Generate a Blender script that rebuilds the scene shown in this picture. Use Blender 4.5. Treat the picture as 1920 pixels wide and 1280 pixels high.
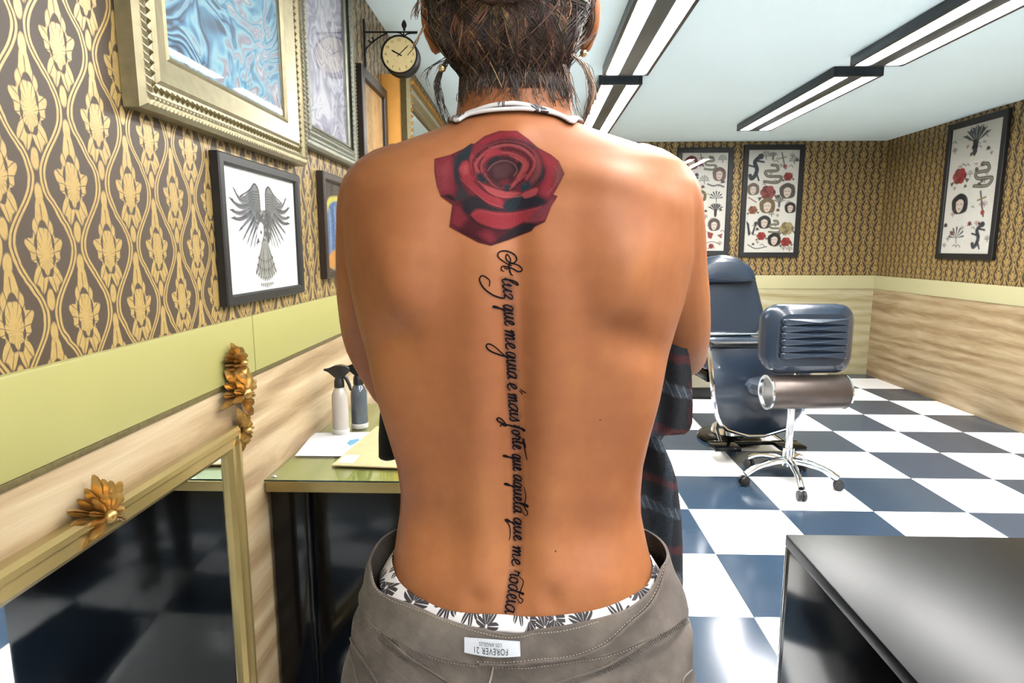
import bpy, bmesh, math, random
import numpy as np
from mathutils import Vector, Matrix
from mathutils.bvhtree import BVHTree

for o in list(bpy.data.objects):
    bpy.data.objects.remove(o, do_unlink=True)
random.seed(7)
rng = np.random.default_rng(7)
scene = bpy.context.scene
COL = scene.collection

# ------------------------------------------------------------ camera, world, exposure
F = 1150.0                      # focal length in pixels of the 1920x1280 frame
CAM = Vector((0.0, 0.0, 1.28))
PITCH = math.atan(175 / F)
YAW = math.atan(35 / F * math.cos(PITCH))
cam_d = bpy.data.cameras.new('camera')
cam_d.sensor_width = 36.0
cam_d.lens = 36.0 * F / 1920.0
cam_d.clip_start = 0.02
cam = bpy.data.objects.new('camera', cam_d)
cam.location = CAM
cam.rotation_euler = (math.pi / 2 - PITCH, 0, YAW)
COL.objects.link(cam)
scene.camera = cam

world = bpy.data.worlds.new('world')
scene.world = world
world.use_nodes = True
world.node_tree.nodes['Background'].inputs[0].default_value = (0.80, 0.91, 1.0, 1)
world.node_tree.nodes['Background'].inputs[1].default_value = 0.9

vs = scene.view_settings
vs.view_transform = 'Standard'
vs.look = 'None'
vs.gamma = 1.0
vs.use_curve_mapping = False
vs.exposure = 1.68
LIGHT = 30.0                     # radiance of the ceiling fixtures' diffusers

sp, cp, sy, cy = math.sin(PITCH), math.cos(PITCH), math.sin(YAW), math.cos(YAW)
FWD = Vector((-sy * cp, cy * cp, -sp)); RGT = Vector((cy, sy, 0)); UPV = Vector((-sy * sp, cy * sp, cp))
def ray(u, v):
    return FWD + RGT * ((u - 960) / F) + UPV * ((640 - v) / F)
def at_x(u, v, X):
    d = ray(u, v); return CAM + d * ((X - CAM.x) / d.x)
def at_y(u, v, Y):
    d = ray(u, v); return CAM + d * ((Y - CAM.y) / d.y)
def at_z(u, v, Z):
    d = ray(u, v); return CAM + d * ((Z - CAM.z) / d.z)

# room dimensions (metres)
XL, XR, YB, YN, ZC = -0.70, 3.45, 6.28, -2.6, 2.31

# ------------------------------------------------------------ small helpers
ALB = 0.53                      # overall reflectance of the furnishings against the white ceiling and tiles
def srgb(r, g, b):
    f = lambda c: (c / 255 / 12.92) if c / 255 <= 0.04045 else ((c / 255 + 0.055) / 1.055) ** 2.4
    return (f(r) * ALB, f(g) * ALB, f(b) * ALB)
def white(r, g, b):
    return tuple(c / ALB for c in srgb(r, g, b))

class MB:
    """collects geometry for one mesh"""
    def __init__(s):
        s.v = []; s.f = []
    def add(s, vs_, fs_):
        n = len(s.v); s.v.extend([tuple(p) for p in vs_]); s.f.extend([tuple(i + n for i in f) for f in fs_]); return s
    def box(s, a, b):
        (x0, y0, z0), (x1, y1, z1) = a, b
        return s.add([(x0,y0,z0),(x1,y0,z0),(x1,y1,z0),(x0,y1,z0),(x0,y0,z1),(x1,y0,z1),(x1,y1,z1),(x0,y1,z1)],
                     [(0,3,2,1),(4,5,6,7),(0,1,5,4),(1,2,6,5),(2,3,7,6),(3,0,4,7)])
    def bbox(s, a, b, r=0.004, seg=2):
        """box with bevelled edges"""
        bm = bmesh.new(); bmesh.ops.create_cube(bm, size=1)
        a = Vector(a); b = Vector(b)
        for v in bm.verts:
            v.co = Vector(((a[i] + b[i]) / 2 + v.co[i] * (b[i] - a[i]) for i in range(3)))
        bmesh.ops.bevel(bm, geom=bm.edges[:], offset=r, segments=seg, affect='EDGES', profile=0.6)
        return s.bm(bm)
    def bm(s, bm):
        bm.verts.ensure_lookup_table(); bm.verts.index_update()
        s.add([v.co[:] for v in bm.verts], [[v.index for v in f.verts] for f in bm.faces]); bm.free(); return s
    def rings(s, rings, closed=True, cap0=True, cap1=True):
        """loft a list of rings with equal point counts"""
        n = len(rings[0]); base = len(s.v)
        for r in rings: s.v.extend([tuple(p) for p in r])
        m = n if closed else n - 1
        for i in range(len(rings) - 1):
            for j in range(m):
                a = base + i * n + j; b = base + i * n + (j + 1) % n
                s.f.append((a, b, b + n, a + n))
        if cap0: s.f.append(tuple(base + j for j in reversed(range(n))))
        if cap1: s.f.append(tuple(base + (len(rings) - 1) * n + j for j in range(n)))
        return s
    def tube(s, pts, rad, n=8, round_caps=False, squash=None, up=None):
        pts = [Vector(p) for p in pts]
        if not hasattr(rad, '__len__'): rad = [rad] * len(pts)
        rad = list(rad)
        if round_caps:
            d0 = (pts[0] - pts[1]).normalized(); d1 = (pts[-1] - pts[-2]).normalized()
            P0 = []; R0 = []; P1 = []; R1 = []
            for a in (85, 60, 30):
                a = math.radians(a)
                P0.append(pts[0] + d0 * rad[0] * math.sin(a)); R0.append(rad[0] * math.cos(a))
            for a in (30, 60, 85):
                a = math.radians(a)
                P1.append(pts[-1] + d1 * rad[-1] * math.sin(a)); R1.append(rad[-1] * math.cos(a))
            pts = P0 + pts + P1; rad = R0 + rad + R1
        rings = []; nrm = None
        for i, p in enumerate(pts):
            t = (pts[min(i + 1, len(pts) - 1)] - pts[max(i - 1, 0)])
            if t.length < 1e-9: t = Vector((0, 0, 1))
            t.normalize()
            if nrm is None:
                ref = Vector(up) if up is not None else (Vector((0, 0, 1)) if abs(t.z) < 0.9 else Vector((0, 1, 0)))
                nrm = (ref - t * ref.dot(t)).normalized()
            else:
                nrm = (nrm - t * nrm.dot(t))
                nrm = nrm.normalized() if nrm.length > 1e-6 else t.orthogonal().normalized()
            bn = t.cross(nrm)
            k = squash if squash else 1.0
            rings.append([p + nrm * (rad[i] * k * math.cos(2 * math.pi * j / n)) + bn * (rad[i] * math.sin(2 * math.pi * j / n)) for j in range(n)])
        return s.rings(rings)
    def lathe(s, prof, o=(0, 0, 0), n=28, axis='Z'):
        """profile of (radius, height) revolved about an axis through o"""
        o = Vector(o); rings = []
        for r, h in prof:
            ring = []
            for j in range(n):
                a = 2 * math.pi * j / n; c, d = r * math.cos(a), r * math.sin(a)
                ring.append(o + (Vector((c, d, h)) if axis == 'Z' else Vector((d, h, c)) if axis == 'Y' else Vector((h, c, d))))
            rings.append(ring)
        return s.rings(rings)
    def ellipsoid(s, c, r, nu=16, nv=10, rot=None):
        c = Vector(c); rings = []
        for i in range(nv + 1):
            a = -math.pi / 2 + math.pi * i / nv; a = max(min(a, math.pi / 2 - 0.02), -math.pi / 2 + 0.02)
            ring = []
            for j in range(nu):
                b = 2 * math.pi * j / nu
                p = Vector((r[0] * math.cos(a) * math.cos(b), r[1] * math.cos(a) * math.sin(b), r[2] * math.sin(a)))
                if rot is not None: p = rot @ p
                ring.append(c + p)
            rings.append(ring)
        return s.rings(rings)
    def prism(s, outline, d0, d1, P):
        """outline of (s,t) points extruded between depths d0, d1 through mapping P(s,t,d)"""
        n = len(outline)
        a = [P(q[0], q[1], d0) for q in outline]; b = [P(q[0], q[1], d1) for q in outline]
        return s.rings([a, b])

def mesh_of(mb, name, smooth=True, angle=40, recalc=True):
    me = bpy.data.meshes.new(name)
    me.from_pydata(mb.v, [], mb.f)
    if recalc:
        bm = bmesh.new(); bm.from_mesh(me)
        bmesh.ops.recalc_face_normals(bm, faces=bm.faces[:]); bm.to_mesh(me); bm.free()
    if smooth:
        me.shade_smooth()
        if angle < 170: me.set_sharp_from_angle(angle=math.radians(angle))
    me.update()
    return me

def link(name, data, parent=None, mat=None):
    o = bpy.data.objects.new(name, data); COL.objects.link(o)
    if parent is not None: o.parent = parent
    if mat is not None and data is not None: data.materials.append(mat)
    return o
def world_loc(o):
    l = Vector(o.location)
    while o.parent: o = o.parent; l = l + Vector(o.location)
    return l
def obj(name, mb, mat, parent=None, smooth=True, angle=40, local=False, recalc=True, label=None, kind=None):
    """mesh object from world-space geometry; a part is made relative to its parent"""
    if parent is not None and not local:
        w = world_loc(parent)
        mb.v = [(p[0] - w.x, p[1] - w.y, p[2] - w.z) for p in mb.v]
    o = link(name, mesh_of(mb, name, smooth, angle, recalc), parent, mat)
    if label: o['label'] = label
    if kind: o['kind'] = kind
    return o
def tag(o, label, cat, group=None, kind=None):
    o['label'] = label; o['category'] = cat
    if group: o['group'] = group
    if kind: o['kind'] = kind
    return o
def thing(name, loc, label, cat, group=None, rotz=0):
    o = link(name, None); o.location = loc; o.rotation_euler = (0, 0, rotz); o.empty_display_size = 0.05
    return tag(o, label, cat, group)
def struct(name, mb, mat, **k):
    o = obj(name, mb, mat, **k); o['kind'] = 'structure'; return o

def crom(pts, per=6):
    """smooth curve through points (Catmull-Rom)"""
    P = np.array([tuple(p) for p in pts], float)
    if len(P) < 3: return [tuple(p) for p in P]
    Q = np.vstack([2 * P[0] - P[1], P, 2 * P[-1] - P[-2]]); out = []
    for i in range(1, len(Q) - 2):
        for k in range(per):
            t = k / per
            out.append(0.5 * ((2 * Q[i]) + (-Q[i-1] + Q[i+1]) * t + (2*Q[i-1] - 5*Q[i] + 4*Q[i+1] - Q[i+2]) * t*t + (-Q[i-1] + 3*Q[i] - 3*Q[i+1] + Q[i+2]) * t**3))
    out.append(P[-1])
    return [tuple(p) for p in out]

# ------------------------------------------------------------ materials
class X:
    """node arithmetic: X(socket) with python operators"""
    def __init__(s, nt, k): s.nt = nt; s.k = k
    def m(s, op, *a):
        n = s.nt.nodes.new('ShaderNodeMath'); n.operation = op
        for i, q in enumerate((s,) + a):
            if isinstance(q, X): s.nt.links.new(q.k, n.inputs[i])
            else: n.inputs[i].default_value = q
        return X(s.nt, n.outputs[0])
    def c(s, v):
        n = s.nt.nodes.new('ShaderNodeValue'); n.outputs[0].default_value = v; return X(s.nt, n.outputs[0])
    def __add__(s, o): return s.m('ADD', o)
    __radd__ = __add__
    def __sub__(s, o): return s.m('SUBTRACT', o)
    def __rsub__(s, o): return s.c(o).m('SUBTRACT', s)
    def __mul__(s, o): return s.m('MULTIPLY', o)
    __rmul__ = __mul__
    def __truediv__(s, o): return s.m('DIVIDE', o)
    def lt(s, o, soft=0.0):
        """1 where s < o, with a soft edge"""
        if soft == 0: return s.m('LESS_THAN', o)
        d = (o - s) if isinstance(o, X) else (s * -1.0 + o)
        r = (d / soft + 0.5); n = r.m('MINIMUM', 1.0).m('MAXIMUM', 0.0); return n
    def abs(s): return s.m('ABSOLUTE')
    def cos(s): return s.m('COSINE')
    def sin(s): return s.m('SINE')
    def fract(s): return s.m('FRACT')
    def mx(s, o): return s.m('MAXIMUM', o)
    def mn(s, o): return s.m('MINIMUM', o)

def new_mat(name):
    m = bpy.data.materials.new(name); m.use_nodes = True
    nt = m.node_tree; b = nt.nodes['Principled BSDF']
    return m, nt, b
def coords(nt, kind='Object'):
    t = nt.nodes.new('ShaderNodeTexCoord'); s = nt.nodes.new('ShaderNodeSeparateXYZ')
    nt.links.new(t.outputs[kind], s.inputs[0])
    return t.outputs[kind], X(nt, s.outputs[0]), X(nt, s.outputs[1]), X(nt, s.outputs[2])
def noise(nt, vec, scale, detail=3, rough=0.5, dist=0.0):
    n = nt.nodes.new('ShaderNodeTexNoise'); n.inputs['Scale'].default_value = scale
    n.inputs['Detail'].default_value = detail; n.inputs['Roughness'].default_value = rough
    n.inputs['Distortion'].default_value = dist
    if vec is not None: nt.links.new(vec, n.inputs['Vector'])
    return X(nt, n.outputs['Fac'])
def ramp(nt, fac, stops, interp='LINEAR'):
    r = nt.nodes.new('ShaderNodeValToRGB'); r.color_ramp.interpolation = interp
    el = r.color_ramp.elements
    while len(el) < len(stops): el.new(0.5)
    for e, (p, c) in zip(el, stops): e.position = p; e.color = (*c, 1)
    nt.links.new(fac.k, r.inputs[0]); return r.outputs[0]
def mixc(nt, fac, a, b):
    n = nt.nodes.new('ShaderNodeMix'); n.data_type = 'RGBA'
    if isinstance(fac, X): nt.links.new(fac.k, n.inputs[0])
    else: n.inputs[0].default_value = fac
    for q, i in ((a, 6), (b, 7)):
        if isinstance(q, tuple): n.inputs[i].default_value = (*q, 1)
        else: nt.links.new(q, n.inputs[i])
    return n.outputs[2]
def bump(nt, bsdf, h, strength=0.3, dist=0.002):
    b = nt.nodes.new('ShaderNodeBump'); b.inputs['Strength'].default_value = strength; b.inputs['Distance'].default_value = dist
    nt.links.new(h.k, b.inputs['Height']); nt.links.new(b.outputs[0], bsdf.inputs['Normal'])
def pmat(name, col, rough=0.5, metal=0.0, var=0.0, vscale=20, bmp=0.0, bscale=200, bdist=0.001, coat=0.0, **k):
    m, nt, b = new_mat(name)
    b.inputs['Base Color'].default_value = (*col, 1); b.inputs['Roughness'].default_value = rough; b.inputs['Metallic'].default_value = metal
    if coat: b.inputs['Coat Weight'].default_value = coat; b.inputs['Coat Roughness'].default_value = 0.05
    vec = None
    if var or bmp: vec, *_ = coords(nt)
    if var:
        n = noise(nt, vec, vscale, 4)
        nt.links.new(mixc(nt, n, tuple(c * (1 - var) for c in col), tuple(min(1, c * (1 + var)) for c in col)), b.inputs['Base Color'])
    if bmp: bump(nt, b, noise(nt, vec, bscale, 3), bmp, bdist)
    for kk, vv in k.items(): b.inputs[kk].default_value = vv
    return m
def attr_mat(name, rough=0.6, alpha=False, spec=0.3):
    m, nt, b = new_mat(name)
    a = nt.nodes.new('ShaderNodeAttribute'); a.attribute_name = 'col'
    nt.links.new(a.outputs['Color'], b.inputs['Base Color']); b.inputs['Roughness'].default_value = rough
    b.inputs['Specular IOR Level'].default_value = spec
    if alpha: nt.links.new(a.outputs['Alpha'], b.inputs['Alpha'])
    return m

M = {}
M['black_frame'] = pmat('black_frame', srgb(24, 24, 26), 0.45, var=0.15, vscale=40)
M['dark_wood_frame'] = pmat('dark_wood_frame', srgb(48, 34, 26), 0.4, var=0.3, vscale=30)
M['gloss_black'] = pmat('gloss_black', srgb(12, 13, 15), 0.12, **{'Specular IOR Level': 0.3})
M['black_plastic'] = pmat('black_plastic', srgb(28, 28, 30), 0.4, bmp=0.1)
M['vinyl'] = pmat('vinyl', srgb(42, 56, 74), 0.26, bmp=0.25, bscale=260, bdist=0.0006, coat=0.25)
M['chrome'] = pmat('chrome', (0.8, 0.82, 0.84), 0.12, 1.0)
M['dull_metal'] = pmat('dull_metal', srgb(112, 100, 94), 0.36, 0.7, var=0.2)
M['iron'] = pmat('iron', srgb(38, 36, 36), 0.5, 0.6, bmp=0.3)
M['gold'] = pmat('gold', srgb(196, 142, 58), 0.32, 0.75, var=0.35, vscale=60)
M['gold_flat'] = pmat('gold_flat', white(240, 172, 84), 0.42, 0.0, var=0.12, vscale=25)
M['gold_dark'] = pmat('gold_dark', srgb(226, 180, 104), 0.3, 0.85, var=0.5, vscale=90)
M['silver_gold'] = pmat('silver_gold', srgb(176, 164, 128), 0.36, 0.55, var=0.3, vscale=50)
M['silver_grey'] = pmat('silver_grey', srgb(158, 158, 142), 0.4, 0.5, var=0.3, vscale=50)
M['antique'] = pmat('antique', srgb(134, 120, 78), 0.42, 0.5, var=0.45, vscale=120, bmp=0.6, bscale=160)
M['brass'] = pmat('brass', srgb(190, 165, 105), 0.3, 0.6, var=0.15, vscale=12)
M['olive'] = pmat('olive', srgb(176, 170, 96), 0.35, var=0.05, vscale=8)
M['white_plastic'] = pmat('white_plastic', srgb(225, 222, 216), 0.3)
M['paper'] = pmat('paper', srgb(240, 240, 240), 0.7, var=0.02)
M['kraft'] = pmat('kraft', srgb(222, 200, 150), 0.75, var=0.1, vscale=30, bmp=0.2)
M['beige'] = pmat('beige', srgb(205, 196, 170), 0.5, var=0.05)
M['ceiling'] = pmat('ceiling_paint', white(226, 246, 252), 0.8, var=0.02, vscale=3)
M['wall_plain'] = pmat('wall_plain', srgb(214, 204, 160), 0.7, var=0.03)
M['fixture_dark'] = pmat('fixture_dark', srgb(42, 50, 58), 0.35, 0.3)
M['fixture_spine'] = pmat('fixture_spine', srgb(96, 102, 106), 0.4, 0.4)
M['tile_white'] = pmat('tile_white', white(236, 236, 238), 0.16, var=0.02, vscale=6, coat=0.3)
M['tile_black'] = pmat('tile_black', srgb(62, 82, 104), 0.16, var=0.2, vscale=7)
M['grout'] = pmat('grout', srgb(170, 172, 172), 0.8, var=0.1)
M['earring'] = pmat('earring', srgb(250, 225, 170), 0.15, 0.9)

def m_emit(name, col, s):
    m, nt, b = new_mat(name)
    b.inputs['Base Color'].default_value = (0.9, 0.9, 0.9, 1)
    b.inputs['Emission Color'].default_value = (*col, 1); b.inputs['Emission Strength'].default_value = s
    return m
M['tube_light'] = m_emit('tube_light', (1.0, 0.985, 0.96), LIGHT)

def m_damask(axis):
    """gold damask on dark brown: an ogee lattice with a palmette in every cell"""
    m, nt, b = new_mat('damask_wallpaper')
    vec, x, y, z = coords(nt)
    s = y if axis == 'Y' else x
    nz = noise(nt, vec, 26, 2); nz2 = noise(nt, vec, 90, 2)
    a = s / 0.135 + nz * 0.05; t = z / 0.20 + nz * 0.05 + 0.07
    fx = (a.fract() - 0.5).abs(); fy = t.fract() - 0.5
    edge = (fy * (2 * math.pi)).cos() * 0.17 + 0.25
    band = (fx - edge).abs()
    inA = fx.lt(edge)
    fy2 = (t + 0.5).fract() - 0.5
    px = inA * fx + (1.0 - inA) * (0.5 - fx)
    py = inA * fy + (1.0 - inA) * fy2
    th = px.m('ARCTAN2', py + 0.06)                     # angle from the upright axis
    r = ((px * px) * 1.9 + (py + 0.02) * (py + 0.02) * 0.8).m('SQRT')
    petals = (th * 5.0).cos() * 0.055 + (th * 11.0).cos() * 0.03 + 0.275
    leaf = r.lt(petals, 0.02)
    ring = ((r - 0.165).abs() - (th * 7.0).cos() * 0.012).lt(0.016, 0.012)
    vein = ((th * 9.0).sin().abs()).lt(0.22, 0.1) * (r - 0.05).m('GREATER_THAN', 0.0)
    core = (r - (th * 6.0).cos() * 0.02).lt(0.085, 0.02)
    rope = band.lt(0.042, 0.012) * (1.0 - band.lt(0.010, 0.008))
    small = (((py.abs() - 0.38) * (py.abs() - 0.38)) + px * px * 2.0).m('SQRT').lt(0.075, 0.02)
    gold = (leaf * (1.0 - ring) * (1.0 - vein * 0.75)).mx(core * 0.9).mx(rope).mx(small)
    gold = gold * (nz2 * 0.7 + 0.62).mn(1.0)
    c = mixc(nt, gold, srgb(76, 58, 38), srgb(214, 180, 112))
    nt.links.new(c, b.inputs['Base Color'])
    nt.links.new((0.55 - gold * 0.2).k, b.inputs['Roughness'])
    nt.links.new((gold * 0.25).k, b.inputs['Metallic'])
    bump(nt, b, gold, 0.25, 0.001)
    return m
def m_wood(name, axis, c0, c1, c2):
    m, nt, b = new_mat(name)
    vec, x, y, z = coords(nt)
    s = y if axis == 'Y' else x
    cmb = nt.nodes.new('ShaderNodeCombineXYZ')
    nt.links.new((s * 1.1).k, cmb.inputs[0]); nt.links.new((z * 9.0).k, cmb.inputs[1])
    n1 = noise(nt, cmb.outputs[0], 1.6, 5, 0.6, 1.6)
    w = nt.nodes.new('ShaderNodeTexWave'); w.wave_type = 'RINGS'; w.inputs['Scale'].default_value = 0.35
    w.inputs['Distortion'].default_value = 9; w.inputs['Detail'].default_value = 3; nt.links.new(cmb.outputs[0], w.inputs['Vector'])
    cmb2 = nt.nodes.new('ShaderNodeCombineXYZ'); nt.links.new((s * 6.0).k, cmb2.inputs[0]); nt.links.new((z * 160.0).k, cmb2.inputs[1])
    n2 = noise(nt, cmb2.outputs[0], 1.0, 3)
    fac = n1 * 0.62 + X(nt, w.outputs['Fac']) * 0.22 + n2 * 0.22
    nt.links.new(ramp(nt, fac, [(0.3, c0), (0.52, c1), (0.75, c2)]), b.inputs['Base Color'])
    b.inputs['Roughness'].default_value = 0.5
    bump(nt, b, n2, 0.12, 0.0006)
    return m
M['damask_y'] = m_damask('Y'); M['damask_x'] = m_damask('X')
M['oak_y'] = m_wood('oak_laminate', 'Y', srgb(148, 118, 82), srgb(194, 166, 126), srgb(222, 200, 164))
M['oak_x'] = m_wood('oak_laminate_back', 'X', srgb(176, 160, 112), srgb(206, 194, 150), srgb(226, 216, 180))
M['dado'] = pmat('dado_green', srgb(186, 180, 110), 0.42, var=0.05, vscale=5)
M['dado_back'] = pmat('dado_cream', srgb(228, 220, 172), 0.5, var=0.03, vscale=5)

def m_glass_pane(tint=(1, 1, 1)):
    m = bpy.data.materials.new('picture_glass'); m.use_nodes = True; nt = m.node_tree; nt.nodes.clear()
    out = nt.nodes.new('ShaderNodeOutputMaterial'); tr = nt.nodes.new('ShaderNodeBsdfTransparent'); gl = nt.nodes.new('ShaderNodeBsdfGlossy')
    gl.inputs['Roughness'].default_value = 0.02; tr.inputs[0].default_value = (*tint, 1)
    lw = nt.nodes.new('ShaderNodeLayerWeight'); lw.inputs[0].default_value = 0.5
    fac = X(nt, lw.outputs['Facing']).m('POWER', 5.0) * 0.95 + 0.045
    mx = nt.nodes.new('ShaderNodeMixShader'); nt.links.new(fac.k, mx.inputs[0])
    nt.links.new(tr.outputs[0], mx.inputs[1]); nt.links.new(gl.outputs[0], mx.inputs[2]); nt.links.new(mx.outputs[0], out.inputs[0])
    return m
M['glass'] = m_glass_pane()
M['green_glass'] = pmat('green_glass', srgb(24, 52, 44), 0.05, coat=0.5)
M['desk_glass'] = m_glass_pane((0.93, 0.97, 0.92))
M['mirror'] = pmat('mirror_silver', (0.86, 0.9, 0.92), 0.02, 1.0)

def m_swirl(name, stops, scale, seed, warp=2.2):
    """marbled ink painting: domain-warped noise folded into contour lines"""
    m, nt, b = new_mat(name)
    vec, x, y, z = coords(nt)
    mp = nt.nodes.new('ShaderNodeMapping'); mp.inputs['Location'].default_value = (seed, seed * 2, seed * 3); nt.links.new(vec, mp.inputs[0])
    n0 = nt.nodes.new('ShaderNodeTexNoise'); n0.inputs['Scale'].default_value = scale * 0.55; n0.inputs['Detail'].default_value = 1.5
    nt.links.new(mp.outputs[0], n0.inputs['Vector'])
    va = nt.nodes.new('ShaderNodeVectorMath'); va.operation = 'MULTIPLY_ADD'
    nt.links.new(n0.outputs['Color'], va.inputs[0]); va.inputs[1].default_value = (warp / scale,) * 3; nt.links.new(mp.outputs[0], va.inputs[2])
    n1 = noise(nt, va.outputs[0], scale, 3, 0.45, 0.6)
    fold = ((n1 * 9.0).fract() - 0.5).abs() * 2.0
    n2 = noise(nt, va.outputs[0], scale * 0.6, 2)
    fac = n2 * 0.75 + fold * 0.3
    nt.links.new(ramp(nt, fac, stops), b.inputs['Base Color']); b.inputs['Roughness'].default_value = 0.6
    return m
M['art_blue'] = m_swirl('blue_ink_swirls', [(0.30, srgb(40, 60, 92)), (0.42, srgb(92, 160, 200)), (0.52, srgb(150, 208, 224)), (0.6, srgb(150, 140, 156)), (0.72, srgb(226, 228, 236)), (0.85, srgb(120, 128, 150))], 6.5, 3.1)
M['art_mauve'] = m_swirl('mauve_ink_swirls', [(0.30, srgb(118, 112, 140)), (0.45, srgb(166, 160, 184)), (0.56, srgb(196, 194, 210)), (0.68, srgb(236, 236, 242)), (0.85, srgb(150, 148, 172))], 6.0, 8.7)

def m_parchment():
    m, nt, b = new_mat('parchment_print'); vec, x, y, z = coords(nt)
    n = noise(nt, vec, 9, 5, 0.6, 1.2); n2 = noise(nt, vec, 38, 4)
    c = ramp(nt, n * 0.7 + n2 * 0.3, [(0.3, srgb(168, 112, 62)), (0.5, srgb(222, 178, 116)), (0.7, srgb(238, 206, 150))])
    nt.links.new(c, b.inputs['Base Color']); b.inputs['Roughness'].default_value = 0.7
    return m
M['parchment'] = m_parchment()

# ------------------------------------------------------------ flat prints: a tiny vector rasteriser into vertex colours
class Canvas:
    def __init__(s, w, h, bg, scale=1.0):
        """w,h in drawing units; scale = samples per unit; y runs down"""
        s.w, s.h, s.k = w, h, scale
        s.nx, s.ny = int(w * scale) + 1, int(h * scale) + 1
        s.gx, s.gy = np.meshgrid(np.linspace(0, w, s.nx), np.linspace(0, h, s.ny))
        s.rgb = np.zeros((s.ny, s.nx, 3)); s.rgb[:] = srgb(*bg[:3]); s.a = np.full((s.ny, s.nx), bg[3] if len(bg) > 3 else 1.0)
    def _seg(s, P, sl, closed):
        gx, gy = s.gx[sl], s.gy[sl]; d2 = np.full(gx.shape, 1e12)
        n = len(P)
        for i in range(n if closed else n - 1):
            a = P[i]; b = P[(i + 1) % n]; ex, ey = b[0] - a[0], b[1] - a[1]
            L = ex * ex + ey * ey + 1e-12
            t = np.clip(((gx - a[0]) * ex + (gy - a[1]) * ey) / L, 0, 1)
            d2 = np.minimum(d2, (gx - a[0] - t * ex) ** 2 + (gy - a[1] - t * ey) ** 2)
        return np.sqrt(d2)
    def _slice(s, P, pad):
        P = np.array(P, float); lo = P.min(0) - pad; hi = P.max(0) + pad
        x0 = max(int(lo[0] * s.k), 0); x1 = min(int(hi[0] * s.k) + 2, s.nx); y0 = max(int(lo[1] * s.k), 0); y1 = min(int(hi[1] * s.k) + 2, s.ny)
        return (slice(y0, y1), slice(x0, x1)) if x1 > x0 and y1 > y0 else None
    def _blend(s, sl, m, col, alpha=True):
        c = np.array(srgb(*col)); s.rgb[sl] = s.rgb[sl] * (1 - m[..., None]) + c * m[..., None]
        if alpha: s.a[sl] = np.maximum(s.a[sl], m)
    def poly(s, P, col, soft=1.0, op=1.0, smooth=False, keep=False):
        """keep=True paints only where something is painted already"""
        if smooth: P = crom(list(P) + [P[0]], 5)[:-1]
        sl = s._slice(P, soft + 2)
        if sl is None: return
        d = s._seg(P, sl, True); gx, gy = s.gx[sl], s.gy[sl]; ins = np.zeros(gx.shape, bool); n = len(P)
        for i in range(n):
            x0, y0 = P[i][:2]; x1, y1 = P[(i + 1) % n][:2]
            if y0 == y1: continue
            ins ^= ((y0 > gy) != (y1 > gy)) & (gx < (x1 - x0) * (gy - y0) / (y1 - y0) + x0)
        sd = np.where(ins, -d, d); m = np.clip(0.5 - sd / soft, 0, 1) * op
        if keep: m = m * s.a[sl]
        s._blend(sl, m, col, not keep)
    def line(s, P, col, w=1.0, soft=1.0, op=1.0, smooth=True, keep=False):
        if smooth: P = crom(P, 5)
        sl = s._slice(P, w + soft + 2)
        if sl is None: return
        m = np.clip(0.5 - (s._seg(P, sl, False) - w / 2) / soft, 0, 1) * op
        if keep: m = m * s.a[sl]
        s._blend(sl, m, col, not keep)
    def disc(s, c, r, col, soft=1.0, op=1.0, ry=None, keep=False):
        ry = ry or r
        s.poly([(c[0] + r * math.cos(t), c[1] + ry * math.sin(t)) for t in np.linspace(0, 2 * math.pi, 20, endpoint=False)], col, soft, op, keep=keep)
    def mesh(s, name, mapping, drop=None):
        """grid mesh; mapping(x, y) -> world point (or None)"""
        nx, ny = s.nx, s.ny
        V = np.array([mapping(x, y) for x, y in zip(s.gx.ravel(), s.gy.ravel())], float)
        idx = np.arange(nx * ny).reshape(ny, nx)
        q = np.stack([idx[:-1, :-1], idx[1:, :-1], idx[1:, 1:], idx[:-1, 1:]], -1).reshape(-1, 4)
        A = s.a.ravel()
        if drop is not None: q = q[(A[q].max(1) > drop)]
        used = np.unique(q); remap = -np.ones(nx * ny, int); remap[used] = np.arange(len(used))
        V = V[used]; q = remap[q]
        me = bpy.data.meshes.new(name); me.vertices.add(len(V)); me.vertices.foreach_set('co', V.ravel().astype(np.float32))
        me.loops.add(q.size); me.loops.foreach_set('vertex_index', q.ravel().astype(np.int32))
        me.polygons.add(len(q)); me.polygons.foreach_set('loop_start', (np.arange(len(q)) * 4).astype(np.int32))
        me.update(calc_edges=True); me.validate()
        at = me.color_attributes.new('col', 'FLOAT_COLOR', 'POINT')
        cc = np.concatenate([s.rgb.reshape(-1, 3), A[:, None]], 1)[used]
        at.data.foreach_set('color', cc.ravel().astype(np.float32))
        me.shade_smooth()
        return me
M['print'] = attr_mat('print_ink', 0.65)

def text_geo(txt, size, spacing=1.0):
    """flat triangles of a line of lettering, centred"""
    cu = bpy.data.curves.new('t', 'FONT'); cu.body = txt; cu.size = size; cu.align_x = 'CENTER'; cu.align_y = 'CENTER'; cu.space_character = spacing
    o = bpy.data.objects.new('t', cu); COL.objects.link(o)
    bpy.context.view_layer.update()
    me = o.evaluated_get(bpy.context.evaluated_depsgraph_get()).to_mesh()
    vs_ = [v.co[:] for v in me.vertices]; fs_ = [tuple(p.vertices) for p in me.polygons]
    bpy.data.objects.remove(o, do_unlink=True); bpy.data.curves.remove(cu)
    return vs_, fs_

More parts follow.
